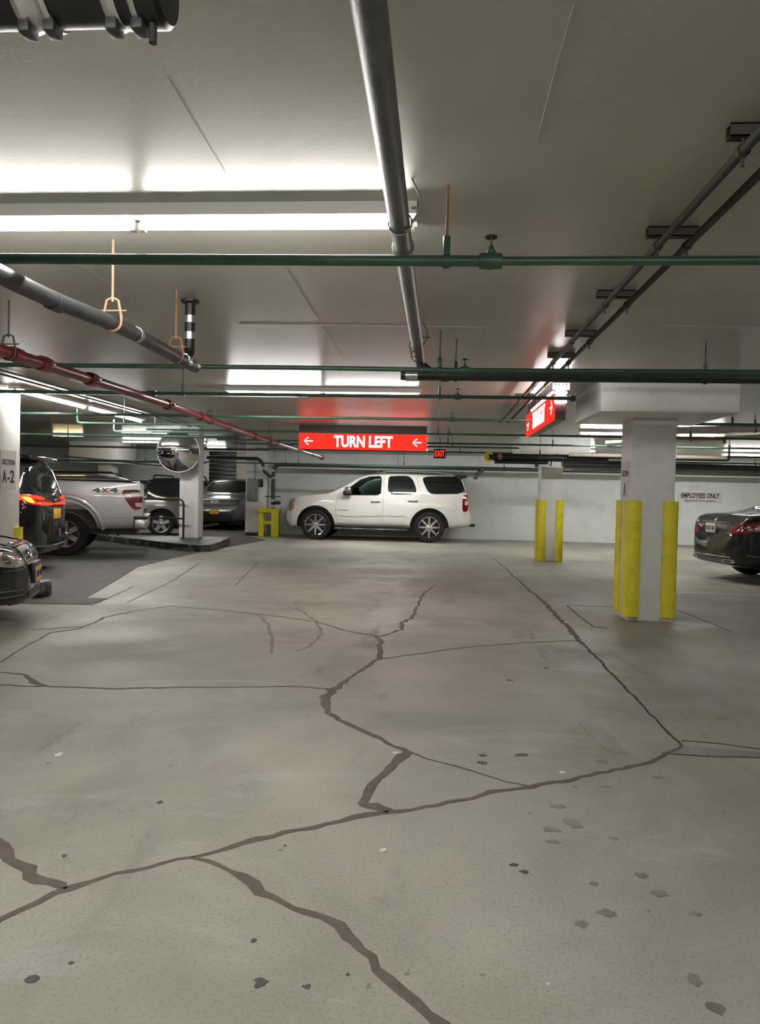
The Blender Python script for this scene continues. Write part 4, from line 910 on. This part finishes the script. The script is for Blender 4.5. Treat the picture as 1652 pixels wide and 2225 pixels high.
for pl in ('L', 'R'):
    # front door panes stand in the cut opening
    sgn = 1 if pl == 'L' else -1
    P = rounded(fw, 1, 0.1)
    yb = 0.90
    b = MB(); n = len(P)
    P3 = [Vector((p.x, sgn * (0.888 - 0.30 * max(0, p.y - 1.24)), p.y)) for p in P]
    b.prism(P3, (0, -sgn * 0.006, 0)); suv.part('front_door_glass', b, M_GLASSG)
    fr = MB().tube(P3 + [P3[0]], 0.016, 6, False); suv.part('window_frame', fr, M_BLACK)
    suv.panel('rear_door_glass', M_GLASS, pl, [sb(172, 475), sb(170, 215), sb(195, 188), sb(470, 188), sb(545, 240), sb(608, 400), sb(600, 445), sb(560, 474)])
    suv.panel('quarter_glass', M_GLASS, pl, [sb(665, 195), sb(1180, 205), sb(1290, 235), sb(1345, 330), sb(1385, 470), sb(820, 472), sb(770, 420)], nc=16)
    suv.panel('headlight', M_LAMPC, pl, [su(130, 715), su(150, 600), su(180, 540), su(250, 520), su(255, 560), su(225, 715)])
    suv.panel('turn_lamp', M_AMBER, pl, [su(180, 705), su(192, 640), su(238, 610), su(218, 708)], off=0.010)
    suv.panel('tail_lamp', M_LAMPR, pl, [sb(1305, 482), sb(1388, 482), sb(1394, 740), sb(1302, 742)])
    suv.panel('tail_lamp_lens', M_LAMPW, pl, [sb(1340, 580), sb(1385, 580), sb(1385, 640), sb(1340, 640)], off=0.01)
    suv.panel('door_moulding', M_WHITEP, pl, [su(925, 735), su(1608, 735), su(1608, 800), su(960, 800)], off=0.016)
    suv.panel('door_moulding', M_WHITEP, pl, [sb(140, 735), sb(465, 735), sb(445, 800), sb(140, 800)], off=0.016)
    for pts in ([su(930, 440), su(895, 560), su(890, 740), su(930, 960)], [su(1615, 130), su(1615, 960)], [sb(583, 180), sb(640, 330), sb(690, 480), sb(686, 660)]): suv.seam(pl, pts, M_TRIMG, 0.005)
    for f, (a, b2) in ((su, (1500, 575)), (sb, (560, 570))):
        x, z = f(a, b2); h = suv.hit(pl, x, z)[0]
        ho = suv.part('door_handle', MB().bbox(x - 0.13, x + 0.13, h.y + (0.012 if sgn > 0 else -0.04), h.y + (0.04 if sgn > 0 else -0.012), z - 0.018, z + 0.022, 0.01), M_CHROME, label='chrome door handle')
    x, z = su(1085, 425)
    mo = suv.part('side_mirror', MB().bbox(x - 0.10, x + 0.14, sgn * 0.97 - 0.10, sgn * 0.97 + 0.12, z - 0.1, z + 0.03, 0.05, 3), M_BLACK)
    suv.part('mirror_cap', MB().bbox(x - 0.085, x + 0.10, sgn * 0.97 - 0.06, sgn * 0.97 + 0.118, z + 0.0, z + 0.125, 0.05, 3), M_CHROME, mo)
    suv.seam(pl, [su(340, 705), su(420, 665), su(600, 655), su(760, 680), su(800, 740)], M_WHITEP, 0.012, 'arch_lip')
    suv.part('roof_rail', MB().tube(fillet([(-0.15, sgn * 0.62, 1.845), (-0.35, sgn * 0.62, 1.90), (-1.7, sgn * 0.62, 1.90), (-2.2, sgn * 0.62, 1.83)], 0.2), 0.022, 8), M_CHROME)
    suv.part('running_board', MB().bbox(-1.0, 1.05, sgn * 0.89 - 0.08, sgn * 0.89 + 0.08, 0.30, 0.36, 0.015), M_BLACK)
    suv.part('board_trim', MB().bbox(-0.95, 1.0, sgn * 0.97 - 0.006, sgn * 0.97 + 0.006, 0.325, 0.345, 0.004), M_CHROME)
    h = suv.hit(pl, *sb(1170, 675)); lp = [h[0] + Vector((math.cos(a) * 0.095, sgn * 0.002, math.sin(a) * 0.095)) for a in [2 * math.pi * k / 20 for k in range(21)]]
    suv.part('fuel_flap', MB().tube(lp, 0.004, 5, False), M_TRIMG)
x, z = su(1010, 708); suv.text('YUKON', 0.065, 'L', x, z, M_TRIMG, fit=0.27)
suv.panel('windshield', M_GLASS, 'F', [(-0.72, 1.33), (0.72, 1.33), (0.60, 1.70), (-0.60, 1.70)])
suv.panel('rear_glass', M_GLASS, 'B', [(-0.72, 1.28), (0.72, 1.28), (0.62, 1.70), (-0.62, 1.70)])
suv.panel('grille', M_CHROME, 'F', [(-0.5, 0.78), (0.5, 0.78), (0.54, 1.06), (-0.54, 1.06)])
suv.panel('lower_intake', M_BLACK, 'F', [(-0.55, 0.40), (0.55, 0.40), (0.5, 0.52), (-0.5, 0.52)])
suv.part('spoiler', MB().bbox(-2.52, -2.18, -0.66, 0.66, 1.765, 1.825, 0.02), M_BLACK)
suv.part('roof_antenna', MB().prism([(0.02, -0.01, 1.83), (-0.16, -0.01, 1.85), (-0.04, -0.01, 1.93)], (0, 0.02, 0)), M_BLACK)
suv.part('wiper', MB().tube([(1.20, 0.1, 1.31), (1.12, 0.5, 1.345)], 0.014, 6), M_BLACK)
suv.part('tow_hitch', MB().bbox(-2.78, -2.6, -0.04, 0.04, 0.42, 0.50, 0.01), M_BLACK)
st = suv.part('steering_wheel', MB().tube([(0.62 + 0.05 * math.sin(a), 0.42 + 0.17 * math.cos(a), 1.36 + 0.16 * math.sin(a)) for a in [2 * math.pi * k / 18 for k in range(19)]], 0.015, 6, False), M_BLACK)

# ------------------------------------------------------------------ silver pickup
def tk(zx, zy):
    px = 100 + zx * 0.1937; v = 990 + zy * 0.1937
    return (-1.85 - (px - 151.0) / 115.0, (1209.5 + (px - 151.0) * 0.024 - v) / 121.0)
tr = dict(top=[(-3.24, 1.36), (-3.22, 1.425), (-3.0, 1.43), (-0.52, 1.45), (-0.46, 1.47), (-0.40, 1.84), (-0.30, 1.92), (0.0, 1.95), (0.7, 1.95), (0.95, 1.88), (1.52, 1.38), (1.62, 1.33), (2.5, 1.27), (2.66, 1.16), (2.74, 0.95), (2.77, 0.75)],
          bot=[(-3.24, 0.52), (-3.0, 0.48), (2.5, 0.46), (2.7, 0.42), (2.77, 0.5)],
          plan=[(-3.24, 0.965), (-3.18, 0.985), (-2.0, 1.0), (2.1, 1.0), (2.5, 0.96), (2.7, 0.86), (2.77, 0.7)],
          belt=[(-3.2, 1.37), (-0.5, 1.39), (-0.4, 1.30), (1.5, 1.26), (2.77, 1.2)], axles=(-1.85, 1.85), arch=0.57, half=1.0, r=0.41, lift=0.04, tumble=0.26)
tr['cuts'] = [MB().box(-3.16, -0.55, -0.80, 0.80, 0.86, 2.2)]
pk = Car('pickup_truck', 'silver pickup truck with 4x4 lettering, rear towards the mirror column', tr, M_SILVER, (-6.85 - 1.85 * math.cos(R_(20)) - 0.98 * math.sin(R_(20)), 13.2 - 1.85 * math.sin(R_(20)) + 0.98 * math.cos(R_(20))), math.pi + R_(20))
pk.wheels(0.245, 6, 'wide', M_ALLOY, lugs=6, wd=0.28)
for pl in ('L', 'R'):
    sg = 1 if pl == 'L' else -1
    to = pk.panel('tail_lamp', M_LAMPR, pl, [tk(848, 362), tk(1076, 362), tk(1072, 598), tk(985, 605), tk(945, 565), tk(870, 440)], off=0.012)
    pk.panel('reverse_lens', M_LAMPW, pl, [tk(945, 395), tk(1072, 395), tk(1072, 448), tk(950, 448)], off=0.018, parent=to, rnd=False)
    pk.panel('reverse_lens', M_LAMPW, pl, [tk(990, 520), tk(1070, 520), tk(1066, 570), tk(1010, 565)], off=0.018, parent=to, rnd=False)
    ring = []
    for k in range(25):
        a = math.pi * (-0.08 + 1.16 * k / 24); ring.append((-1.85 - 0.655 * math.cos(a), 0.45 + 0.66 * math.sin(a)))
    fl = []
    ctr = []
    for (x, z) in ring:
        h = pk.hit(pl, x, max(0.52, z))
        if h: ctr.append(Vector((x, h[0].y + sg * 0.002, max(0.52, z))))
    pk.part('arch_flare', MB().tube(ctr, 0.05, 8), M_SILVER)
    pk.seam(pl, [tk(620, 690), tk(980, 690)], M_SILVER, 0.012, 'body_crease')
    pk.seam(pl, [tk(845, 405), tk(640, 420), tk(640, 490)], M_SILVER, 0.006, 'body_crease')
    pk.seam(pl, [(-0.49, 0.55), (-0.49, 1.42)], M_LINEDK, 0.012)
    pk.panel('door_glass', M_GLASS, pl, [(-0.28, 1.34), (1.30, 1.34), (0.85, 1.80), (-0.25, 1.82)], nc=16)
    pk.part('bed_rail_cap', MB().bbox(-3.12, -0.55, sg * 0.91 - 0.07, sg * 0.91 + 0.07, 1.415, 1.445, 0.012), M_BLACK)
    pk.part('mirror', MB().bbox(1.05, 1.25, sg * 1.12 - 0.12, sg * 1.12 + 0.12, 1.3, 1.52, 0.03), M_BLACK)
# badge: two grey fours and a red cross, as on the bedside
x4, z4 = tk(585, 372); pk.text('4', 0.125, 'L', x4, z4, mat('badge grey', (0.1, 0.1, 0.105), 0.4), fit=0.16, bold=0.004)
x4, z4 = tk(675, 372); pk.text('X', 0.11, 'L', x4, z4, mat('badge red', (0.5, 0.05, 0.03), 0.4), fit=0.13, bold=0.006)
x4, z4 = tk(768, 372); pk.text('4', 0.125, 'L', x4, z4, mat('badge grey', (0.1, 0.1, 0.105), 0.4), fit=0.16, bold=0.004)
pk.part('rear_bumper', MB().bbox(-3.31, -3.05, -1.005, 1.005, 0.50, 0.72, 0.05, 3), M_ALLOY)
pk.part('bumper_pad', MB().bbox(-3.32, -3.06, -1.0, 1.0, 0.70, 0.755, 0.02), M_BLACK)
pk.part('tailgate_handle', MB().bbox(-3.28, -3.22, -0.13, 0.13, 1.2, 1.28, 0.01), M_BLACK)
pk.part('tailgate_spoiler', MB().bbox(-3.30, -3.16, -0.96, 0.96, 1.40, 1.455, 0.02), M_BLACK)
pk.panel('windshield', M_GLASS, 'F', [(-0.75, 1.42), (0.75, 1.42), (0.62, 1.86), (-0.62, 1.86)])
pk.panel('rear_window', M_GLASS, 'B', [(-0.66, 1.5), (0.66, 1.5), (0.60, 1.84), (-0.60, 1.84)])
pk.panel('grille', M_BLACK, 'F', [(-0.6, 0.8), (0.6, 0.8), (0.6, 1.12), (-0.6, 1.12)])
pk.part('exhaust_frame', MB().box(-3.1, -0.6, -0.5, 0.5, 0.38, 0.52), M_BLACK)

# ------------------------------------------------------------------ black van, rear end showing past the left column
vn = dict(top=[(-2.58, 0.78), (-2.57, 0.92), (-2.54, 1.04), (-2.47, 1.22), (-2.34, 1.56), (-2.26, 1.685), (-2.1, 1.74), (-1.6, 1.765), (0.0, 1.775), (0.5, 1.73), (1.75, 1.12), (1.9, 1.06), (2.35, 0.95), (2.5, 0.8), (2.56, 0.6)],
          bot=[(-2.58, 0.40), (-2.52, 0.30), (-2.3, 0.24), (2.3, 0.2), (2.5, 0.25), (2.56, 0.38)],
          plan=[(-2.58, 0.42), (-2.55, 0.60), (-2.48, 0.76), (-2.36, 0.88), (-2.2, 0.95), (-1.5, 1.0), (1.5, 0.99), (2.2, 0.88), (2.45, 0.68), (2.56, 0.4)],
          belt=[(-2.6, 1.06), (1.7, 1.04), (2.56, 1.0)], axles=(-1.545, 1.545), arch=0.42, half=1.0, r=0.355, tumble=0.27)
van = Car('black_van', 'black minivan with glowing red tail lamp behind the left column', vn, M_VANP, (-5.84 - 2.56 * math.cos(R_(12)), 10.95 - 2.56 * math.sin(R_(12))), math.pi + R_(12))
van.wheels(0.22, 5, 'twist', wd=0.23)
van.panel('rear_glass', M_GLASS, 'B', [(-0.80, 1.20), (0.80, 1.20), (0.66, 1.60), (-0.66, 1.60)], nc=18)
for s in (1, -1):
    pl = 'L' if s > 0 else 'R'
    pr = lambda P: [(s * a, b) for a, b in P]
    lo = van.panel('tail_lamp', M_LAMPR, 'B', pr([(0.02, 1.0), (0.5, 0.99), (0.80, 1.01), (0.94, 1.14), (0.92, 1.20), (0.62, 1.165), (0.38, 1.125), (0.02, 1.06)]), nc=20)
    van.panel('lamp_glow', M_TAILON, 'B', pr([(0.02, 1.01), (0.4, 1.01), (0.72, 1.02), (0.86, 1.09), (0.93, 1.175), (0.88, 1.18), (0.78, 1.10), (0.6, 1.055), (0.02, 1.04)]), nc=24, off=0.012, parent=lo)
    van.panel('lamp_glow', M_TAILON, 'B', pr([(0.40, 1.09), (0.62, 1.09), (0.82, 1.12), (0.86, 1.16), (0.64, 1.15), (0.42, 1.12)]), nc=14, off=0.012, parent=lo)
    van.panel('lamp_core', M_TAILHOT, 'B', pr([(0.72, 1.04), (0.79, 1.05), (0.85, 1.14), (0.76, 1.13)]), nc=8, nr=6, off=0.016, parent=lo)
    van.panel('side_glass', M_GLASS, pl, [(-2.1, 1.10), (-2.05, 1.62), (0.3, 1.68), (1.2, 1.14)], nc=20)
van.part('spoiler', MB().bbox(-2.40, -2.10, -0.66, 0.66, 1.675, 1.745, 0.025, 3), M_VANP)
van.part('number_plate', MB().bbox(-2.60, -2.575, -0.155, 0.155, 0.80, 0.955, 0.005), M_PLATEY)
van.panel('plate_recess', M_BLACK, 'B', [(-0.28, 0.76), (0.28, 0.76), (0.3, 0.97), (-0.3, 0.97)], off=0.004)
van.seam('B', [(-0.85, 0.42), (0, 0.40), (0.85, 0.42)], M_CHROME, 0.012, 'chrome_strip', off=0.006)
van.part('wiper', MB().tube([(-2.53, 0.0, 1.13), (-2.58, -0.02, 1.12), (-2.52, 0.35, 1.17)], 0.012, 6), M_BLACK)
for s in (1, -1): van.part('roof_rail', MB().tube([(-1.9, s * 0.66, 1.785), (0.2, s * 0.66, 1.79)], 0.018, 8), M_ALLOY)
van.panel('windshield', M_GLASS, 'F', [(-0.75, 1.15), (0.75, 1.15), (0.6, 1.66), (-0.6, 1.66)])

# ------------------------------------------------------------------ charcoal sedan nose at the left edge
sd = dict(top=[(-2.42, 0.6), (-2.38, 0.9), (-2.2, 1.03), (-1.6, 1.08), (-0.9, 1.40), (0.1, 1.42), (0.95, 0.97), (1.1, 0.93), (1.7, 0.815), (2.05, 0.775), (2.20, 0.745), (2.28, 0.705), (2.345, 0.62), (2.38, 0.5), (2.40, 0.40)],
          bot=[(-2.42, 0.35), (-2.3, 0.22), (2.1, 0.19), (2.3, 0.18), (2.39, 0.22)],
          plan=[(-2.42, 0.55), (-2.3, 0.8), (-1.5, 0.89), (1.4, 0.90), (1.9, 0.87), (2.1, 0.78), (2.22, 0.67), (2.32, 0.50), (2.39, 0.30)],
          belt=[(-2.4, 0.93), (1.0, 0.90), (1.7, 0.80), (2.39, 0.6)], axles=(-1.42, 1.42), arch=0.37, half=0.90, r=0.32, tumble=0.33)
hd = R_(20); nose = Vector((-3.92, 6.95)); L_ = 2.38
sed = Car('charcoal_sedan', 'charcoal sedan nose with orange licence plate at the left edge', sd, M_DARKP, (nose.x - math.cos(hd) * L_, nose.y - math.sin(hd) * L_), hd)
sed.wheels(0.21, 10, 'slim', wd=0.21)
for s in (1, -1):
    pl = 'L' if s > 0 else 'R'
    pr = lambda P: [(s * a, b) for a, b in P]
    ho = sed.panel('headlight', M_LAMPC, 'F', pr([(0.33, 0.56), (0.50, 0.545), (0.66, 0.56), (0.76, 0.63), (0.70, 0.695), (0.50, 0.69), (0.38, 0.65)]), off=0.008, nc=14)
    sed.panel('lamp_reflector', M_CHROME, 'F', pr([(0.40, 0.58), (0.48, 0.57), (0.50, 0.66), (0.42, 0.65)]), off=0.012, parent=ho)
    sed.panel('lamp_reflector', M_CHROME, 'F', pr([(0.56, 0.58), (0.62, 0.585), (0.66, 0.66), (0.58, 0.66)]), off=0.012, parent=ho)
    sed.panel('lower_intake', M_BLACK, 'F', pr([(0.36, 0.24), (0.70, 0.27), (0.74, 0.36), (0.42, 0.38)]), off=0.005)
    for z in (0.28, 0.33): sed.seam('F', pr([(0.40, z), (0.70, z + 0.01)]), M_IRON, 0.008, 'intake_slat', off=0.008)
    sed.seam('F', pr([(0.26, 0.53), (0.48, 0.515), (0.62, 0.52), (0.78, 0.56)]), M_LINEDK, 0.005)
    sed.panel('door_glass', M_GLASS, pl, [(-1.2, 0.98), (0.7, 0.97), (0.1, 1.33), (-0.85, 1.34)], nc=16)
sed.seam('F', [(-0.5, 0.205), (0, 0.20), (0.5, 0.205)], M_IRON, 0.012, 'splitter_lip')
gr = sed.panel('grille', M_BLACK, 'F', [(-0.24, 0.55), (0.24, 0.55), (0.31, 0.62), (0.28, 0.71), (-0.28, 0.71), (-0.31, 0.62)], off=0.004, nc=16)
sed.seam('F', [(-0.24, 0.55), (0.24, 0.55), (0.31, 0.62), (0.28, 0.715), (-0.28, 0.715), (-0.31, 0.62), (-0.24, 0.55)], M_CHROME, 0.011, 'grille_frame', gr, off=0.006)
for z in (0.585, 0.625, 0.665): sed.seam('F', [(-0.28, z), (0.28, z)], M_CHROME, 0.006, 'grille_bar', gr, off=0.008)
sed.part('grille_emblem', MB().lathe([(0.055, 0), (0.06, 0.01), (0.045, 0.022), (0.001, 0.026)], (2.335, 0, 0.63), (1, 0, 0.5), 20), M_CHROME)
sed.part('plate_holder', MB().bbox(2.385, 2.42, -0.17, 0.17, 0.36, 0.56, 0.006), M_BLACK)
po = sed.part('number_plate', MB().bbox(2.42, 2.428, -0.152, 0.152, 0.37, 0.515, 0.003), M_PLATEY, label='orange licence plate')
text_on('plate_lettering', 'HBK 4172', 0.085, (2.430, 0, 0.44), (0, 1, 0), (0, 0, 1), mat('plate blue', (0.03, 0.05, 0.15), 0.5), po, world=False, fit_w=0.26)
sed.panel('bumper_intake', M_BLACK, 'F', [(-0.34, 0.25), (0.34, 0.25), (0.3, 0.31), (-0.3, 0.31)], off=0.005)
sed.panel('windshield', M_GLASS, 'F', [(-0.70, 0.99), (0.70, 0.99), (0.55, 1.36), (-0.55, 1.36)])
for s in (0.35, -0.35): sed.seam('T', [(1.0, s * 1.5), (1.7, s * 1.35), (2.2, s)], M_DARKP, 0.01, 'hood_crease')

# ------------------------------------------------------------------ graphite sedan tail at the right edge
mc = dict(top=[(-2.75, 0.50), (-2.73, 0.66), (-2.70, 0.80), (-2.63, 0.96), (-2.56, 1.045), (-2.46, 1.085), (-2.0, 1.13), (-1.72, 1.18), (-1.3, 1.34), (-0.8, 1.45), (0.1, 1.47), (0.5, 1.42), (1.4, 0.99), (1.5, 0.96), (2.2, 0.84), (2.4, 0.7), (2.46, 0.5)],
          bot=[(-2.75, 0.36), (-2.68, 0.27), (-2.4, 0.22), (2.2, 0.2), (2.46, 0.26)],
          plan=[(-2.75, 0.44), (-2.72, 0.60), (-2.64, 0.73), (-2.5, 0.83), (-2.25, 0.90), (-1.6, 0.945), (1.5, 0.94), (2.0, 0.9), (2.3, 0.74), (2.46, 0.4)],
          belt=[(-2.75, 0.97), (-1.7, 1.02), (1.3, 0.96), (2.46, 0.8)], axles=(-1.58, 1.58), arch=0.40, half=0.945, r=0.35, tumble=0.38)
mh = R_(8)
mer = Car('graphite_sedan', 'graphite sedan tail with red lamps at the right edge', mc, M_MERC, (4.58 + math.cos(mh) * 2.74, 12.62 + math.sin(mh) * 2.74), mh)
mer.wheels(0.245, 10, 'slim', wd=0.25)
for s in (1, -1):
    pl = 'L' if s > 0 else 'R'
    pr = lambda P: [(s * a, b) for a, b in P]
    lo = mer.panel('tail_lamp', M_LAMPR, pl, [(-2.68, 0.775), (-2.58, 0.79), (-2.3, 0.87), (-2.06, 0.98), (-2.16, 1.005), (-2.40, 0.985), (-2.55, 0.92), (-2.64, 0.83)], nc=18, off=0.008)
    mer.panel('tail_lamp', M_LAMPR, 'B', pr([(0.40, 0.755), (0.66, 0.765), (0.80, 0.80), (0.83, 0.93), (0.72, 0.965), (0.56, 0.89)]), nc=12, off=0.007)
    for k in range(3):
        mer.seam(pl, [(-2.60 + 0.04 * k, 0.815 + 0.05 * k), (-2.40, 0.86 + 0.042 * k), (-2.20 + 0.03 * k, 0.925 + 0.025 * k)], mat('lamp rib', (0.4, 0.02, 0.02), 0.2, coat=1.0), 0.008, 'lamp_rib', lo, off=0.010)
    mer.panel('exhaust_tip', M_CHROME, 'B', pr([(0.40, 0.315), (0.66, 0.325), (0.64, 0.375), (0.42, 0.37)]), off=0.02)
    mer.panel('exhaust_mouth', M_BLACK, 'B', pr([(0.44, 0.33), (0.62, 0.335), (0.61, 0.36), (0.45, 0.36)]), off=0.024, nr=4)
    mer.panel('side_glass', M_GLASS, pl, [(-1.55, 1.07), (1.1, 1.02), (0.45, 1.36), (-0.7, 1.40), (-1.2, 1.30)], nc=20)
    mer.panel('reflector', M_LAMPR, 'B', pr([(0.40, 0.43), (0.62, 0.435), (0.62, 0.455), (0.40, 0.45)]), off=0.006, nr=3)
    mer.seam('B', pr([(0.0, 0.715), (0.3, 0.715), (0.46, 0.74), (0.56, 0.88), (0.60, 1.0)]), M_LINEDK, 0.005)
    mer.seam(pl, [(-2.55, 0.45), (-2.2, 0.40), (-1.99, 0.395)], M_CHROME, 0.007, 'chrome_strip')
mer.seam('B', [(-0.6, 0.405), (0, 0.40), (0.6, 0.405)], M_CHROME, 0.011, 'chrome_strip', off=0.006)
mer.panel('plate_recess', M_BLACK, 'B', [(-0.36, 0.755), (0.36, 0.755), (0.42, 0.93), (-0.42, 0.93)], off=0.003)
mer.seam('B', [(-0.45, 0.945), (0.45, 0.945)], M_CHROME, 0.012, 'trunk_strip', off=0.006)
po = mer.part('number_plate', MB().bbox(-2.745, -2.728, -0.155, 0.155, 0.77, 0.925, 0.004), M_PLATEW)
text_on('plate_lettering', 'RGT 58', 0.10, (-2.748, 0, 0.845), (0, -1, 0), (0, 0, 1), mat('plate maroon', (0.2, 0.05, 0.05), 0.5), po, world=False, fit_w=0.25)
mer.part('trunk_emblem', MB().lathe([(0.035, 0), (0.04, 0.006), (0.028, 0.01), (0.001, 0.012)], (-2.635, 0, 0.995), (-1, 0, 0.6), 18), M_CHROME)
mer.panel('rear_glass', M_GLASS, 'T', [(-1.70, -0.62), (-0.85, -0.52), (-0.85, 0.52), (-1.70, 0.62)], nr=14)

# ------------------------------------------------------------------ bronze wagon behind the pickup
wg = dict(top=[(-2.42, 0.7), (-2.38, 0.95), (-2.2, 1.35), (-2.05, 1.54), (-1.8, 1.6), (-0.4, 1.64), (0.3, 1.58), (0.5, 1.53), (1.2, 1.12), (1.35, 1.08), (2.0, 0.98), (2.2, 0.88), (2.33, 0.72), (2.38, 0.55)],
          bot=[(-2.42, 0.38), (-2.3, 0.3), (2.2, 0.26), (2.38, 0.35)], plan=[(-2.42, 0.65), (-2.3, 0.85), (-1.5, 0.92), (1.5, 0.92), (2.0, 0.87), (2.25, 0.7), (2.38, 0.45)],
          belt=[(-2.4, 1.0), (1.2, 0.99), (2.38, 0.9)], axles=(1.38, -1.38), arch=0.42, half=0.92, r=0.345, tumble=0.32)
sub = Car('bronze_wagon', 'bronze wagon with roof rails parked behind the silver pickup', wg, M_BRONZE, (-7.34 - 1.38 * math.cos(R_(18)) - 0.9 * math.sin(R_(18)), 19.3 - 1.38 * math.sin(R_(18)) + 0.9 * math.cos(R_(18))), R_(18))
sub.wheels(0.23, 5, 'wide', wd=0.22)
for s in (1, -1):
    pl = 'L' if s > 0 else 'R'
    sub.panel('side_glass', M_GLASS, pl, [(-2.0, 1.05), (-1.85, 1.42), (-1.2, 1.50), (0.15, 1.48), (1.0, 1.07)], nc=20)
    sub.part('roof_rail', MB().tube(fillet([(-1.9, s * 0.58, 1.58), (-1.8, s * 0.58, 1.68), (0.1, s * 0.58, 1.70), (0.25, s * 0.58, 1.61)], 0.1), 0.02, 8), M_BLACK)
    sub.seam(pl, [(0.95, 0.6), (0.97, 1.03)], M_LINEDK, 0.004)
    sub.panel('headlight', M_LAMPC, 'F', [(s * 0.42, 0.72), (s * 0.7, 0.74), (s * 0.76, 0.86), (s * 0.5, 0.82)])
    ar = [(1.38 + 0.45 * math.cos(a), 0.36 + 0.45 * math.sin(a)) for a in [math.pi * k / 14 for k in range(15)]]
    sub.seam(pl, ar, M_TRIMG, 0.02, 'arch_trim')
for x in (-1.4, -0.2): sub.part('cross_bar', MB().bbox(x - 0.03, x + 0.03, -0.62, 0.62, 1.69, 1.72, 0.008), M_BLACK)
sub.panel('windshield', M_GLASS, 'F', [(-0.68, 1.14), (0.68, 1.14), (0.55, 1.50), (-0.55, 1.50)])

# ------------------------------------------------------------------ grey green suv facing out of the far bay, and a dark one beside it
kd = dict(top=[(-2.42, 0.6), (-2.38, 1.1), (-2.25, 1.55), (-2.0, 1.64), (-1.0, 1.69), (0.2, 1.68), (0.5, 1.62), (1.25, 1.17), (1.4, 1.14), (2.1, 1.06), (2.28, 0.99), (2.36, 0.86), (2.40, 0.6)],
          bot=[(-2.42, 0.35), (2.2, 0.22), (2.40, 0.3)], plan=[(-2.42, 0.8), (-2.2, 0.9), (-1.5, 0.95), (1.7, 0.95), (2.1, 0.92), (2.3, 0.84), (2.40, 0.68)],
          belt=[(-2.4, 1.08), (1.25, 1.06), (2.40, 0.95)], axles=(1.4, -1.4), arch=0.43, half=0.95, r=0.365, tumble=0.28)
def bay_suv(name, label, paint, loc, rails):
    k = Car(name, label, kd, paint, loc, -math.pi / 2)
    k.wheels(0.24, 5, 'wide', wd=0.23)
    k.panel('windshield', M_GLASS, 'F', [(-0.74, 1.20), (0.74, 1.20), (0.60, 1.60), (-0.60, 1.60)], nc=16)
    g = k.panel('grille', M_BLACK, 'F', [(-0.50, 0.76), (0.50, 0.76), (0.60, 0.92), (-0.60, 0.92)], nc=16)
    k.panel('lower_intake', M_BLACK, 'F', [(-0.62, 0.28), (0.62, 0.28), (0.55, 0.56), (-0.55, 0.56)], nc=16)
    k.panel('bumper_blade', M_ALLOY, 'F', [(-0.58, 0.60), (0.58, 0.60), (0.54, 0.66), (-0.54, 0.66)], nc=16, off=0.012)
    for s in (1, -1):
        pl = 'L' if s > 0 else 'R'
        h = k.panel('headlight', M_BLACK, 'F', [(s * 0.52, 0.80), (s * 0.74, 0.84), (s * 0.82, 0.95), (s * 0.54, 0.92)], off=0.008)
        for q in range(4): k.panel('lamp_cell', M_LAMPC, 'F', [(s * (0.57 + 0.06 * q), 0.855 + 0.012 * q), (s * (0.60 + 0.06 * q), 0.86 + 0.012 * q), (s * (0.60 + 0.06 * q), 0.885 + 0.012 * q), (s * (0.57 + 0.06 * q), 0.88 + 0.012 * q)], nr=3, nc=3, off=0.012, rnd=False, parent=h)
        k.panel('side_glass', M_GLASS, pl, [(-2.0, 1.12), (-1.9, 1.50), (0.2, 1.58), (1.05, 1.13)], nc=18)
        k.part('side_mirror', MB().bbox(0.85, 1.05, s * 1.03 - 0.1, s * 1.03 + 0.1, 1.08, 1.24, 0.03), M_BLACK)
        if rails: k.part('roof_rail', MB().tube(fillet([(0.2, s * 0.62, 1.63), (0.1, s * 0.62, 1.76), (-1.7, s * 0.62, 1.76), (-1.9, s * 0.62, 1.62)], 0.08), 0.03, 8), M_BLACK)
    k.part('number_plate', MB().bbox(2.405, 2.42, -0.155, 0.155, 0.52, 0.67, 0.004), M_PLATEY)
    return k
kia = bay_suv('grey_suv', 'grey green suv facing out between the mirror column and the pier', M_KIA, (-6.98, 22.9 + 2.4), False)
kia.text('KIA', 0.13, 'F', 0.0, 0.90, M_SIGNPLATE, fit=0.26, bold=0.002)
bay_suv('dark_suv', 'dark suv with raised roof rails, half hidden left of the mirror column', M_VANP, (-9.25, 23.0 + 2.4), True)
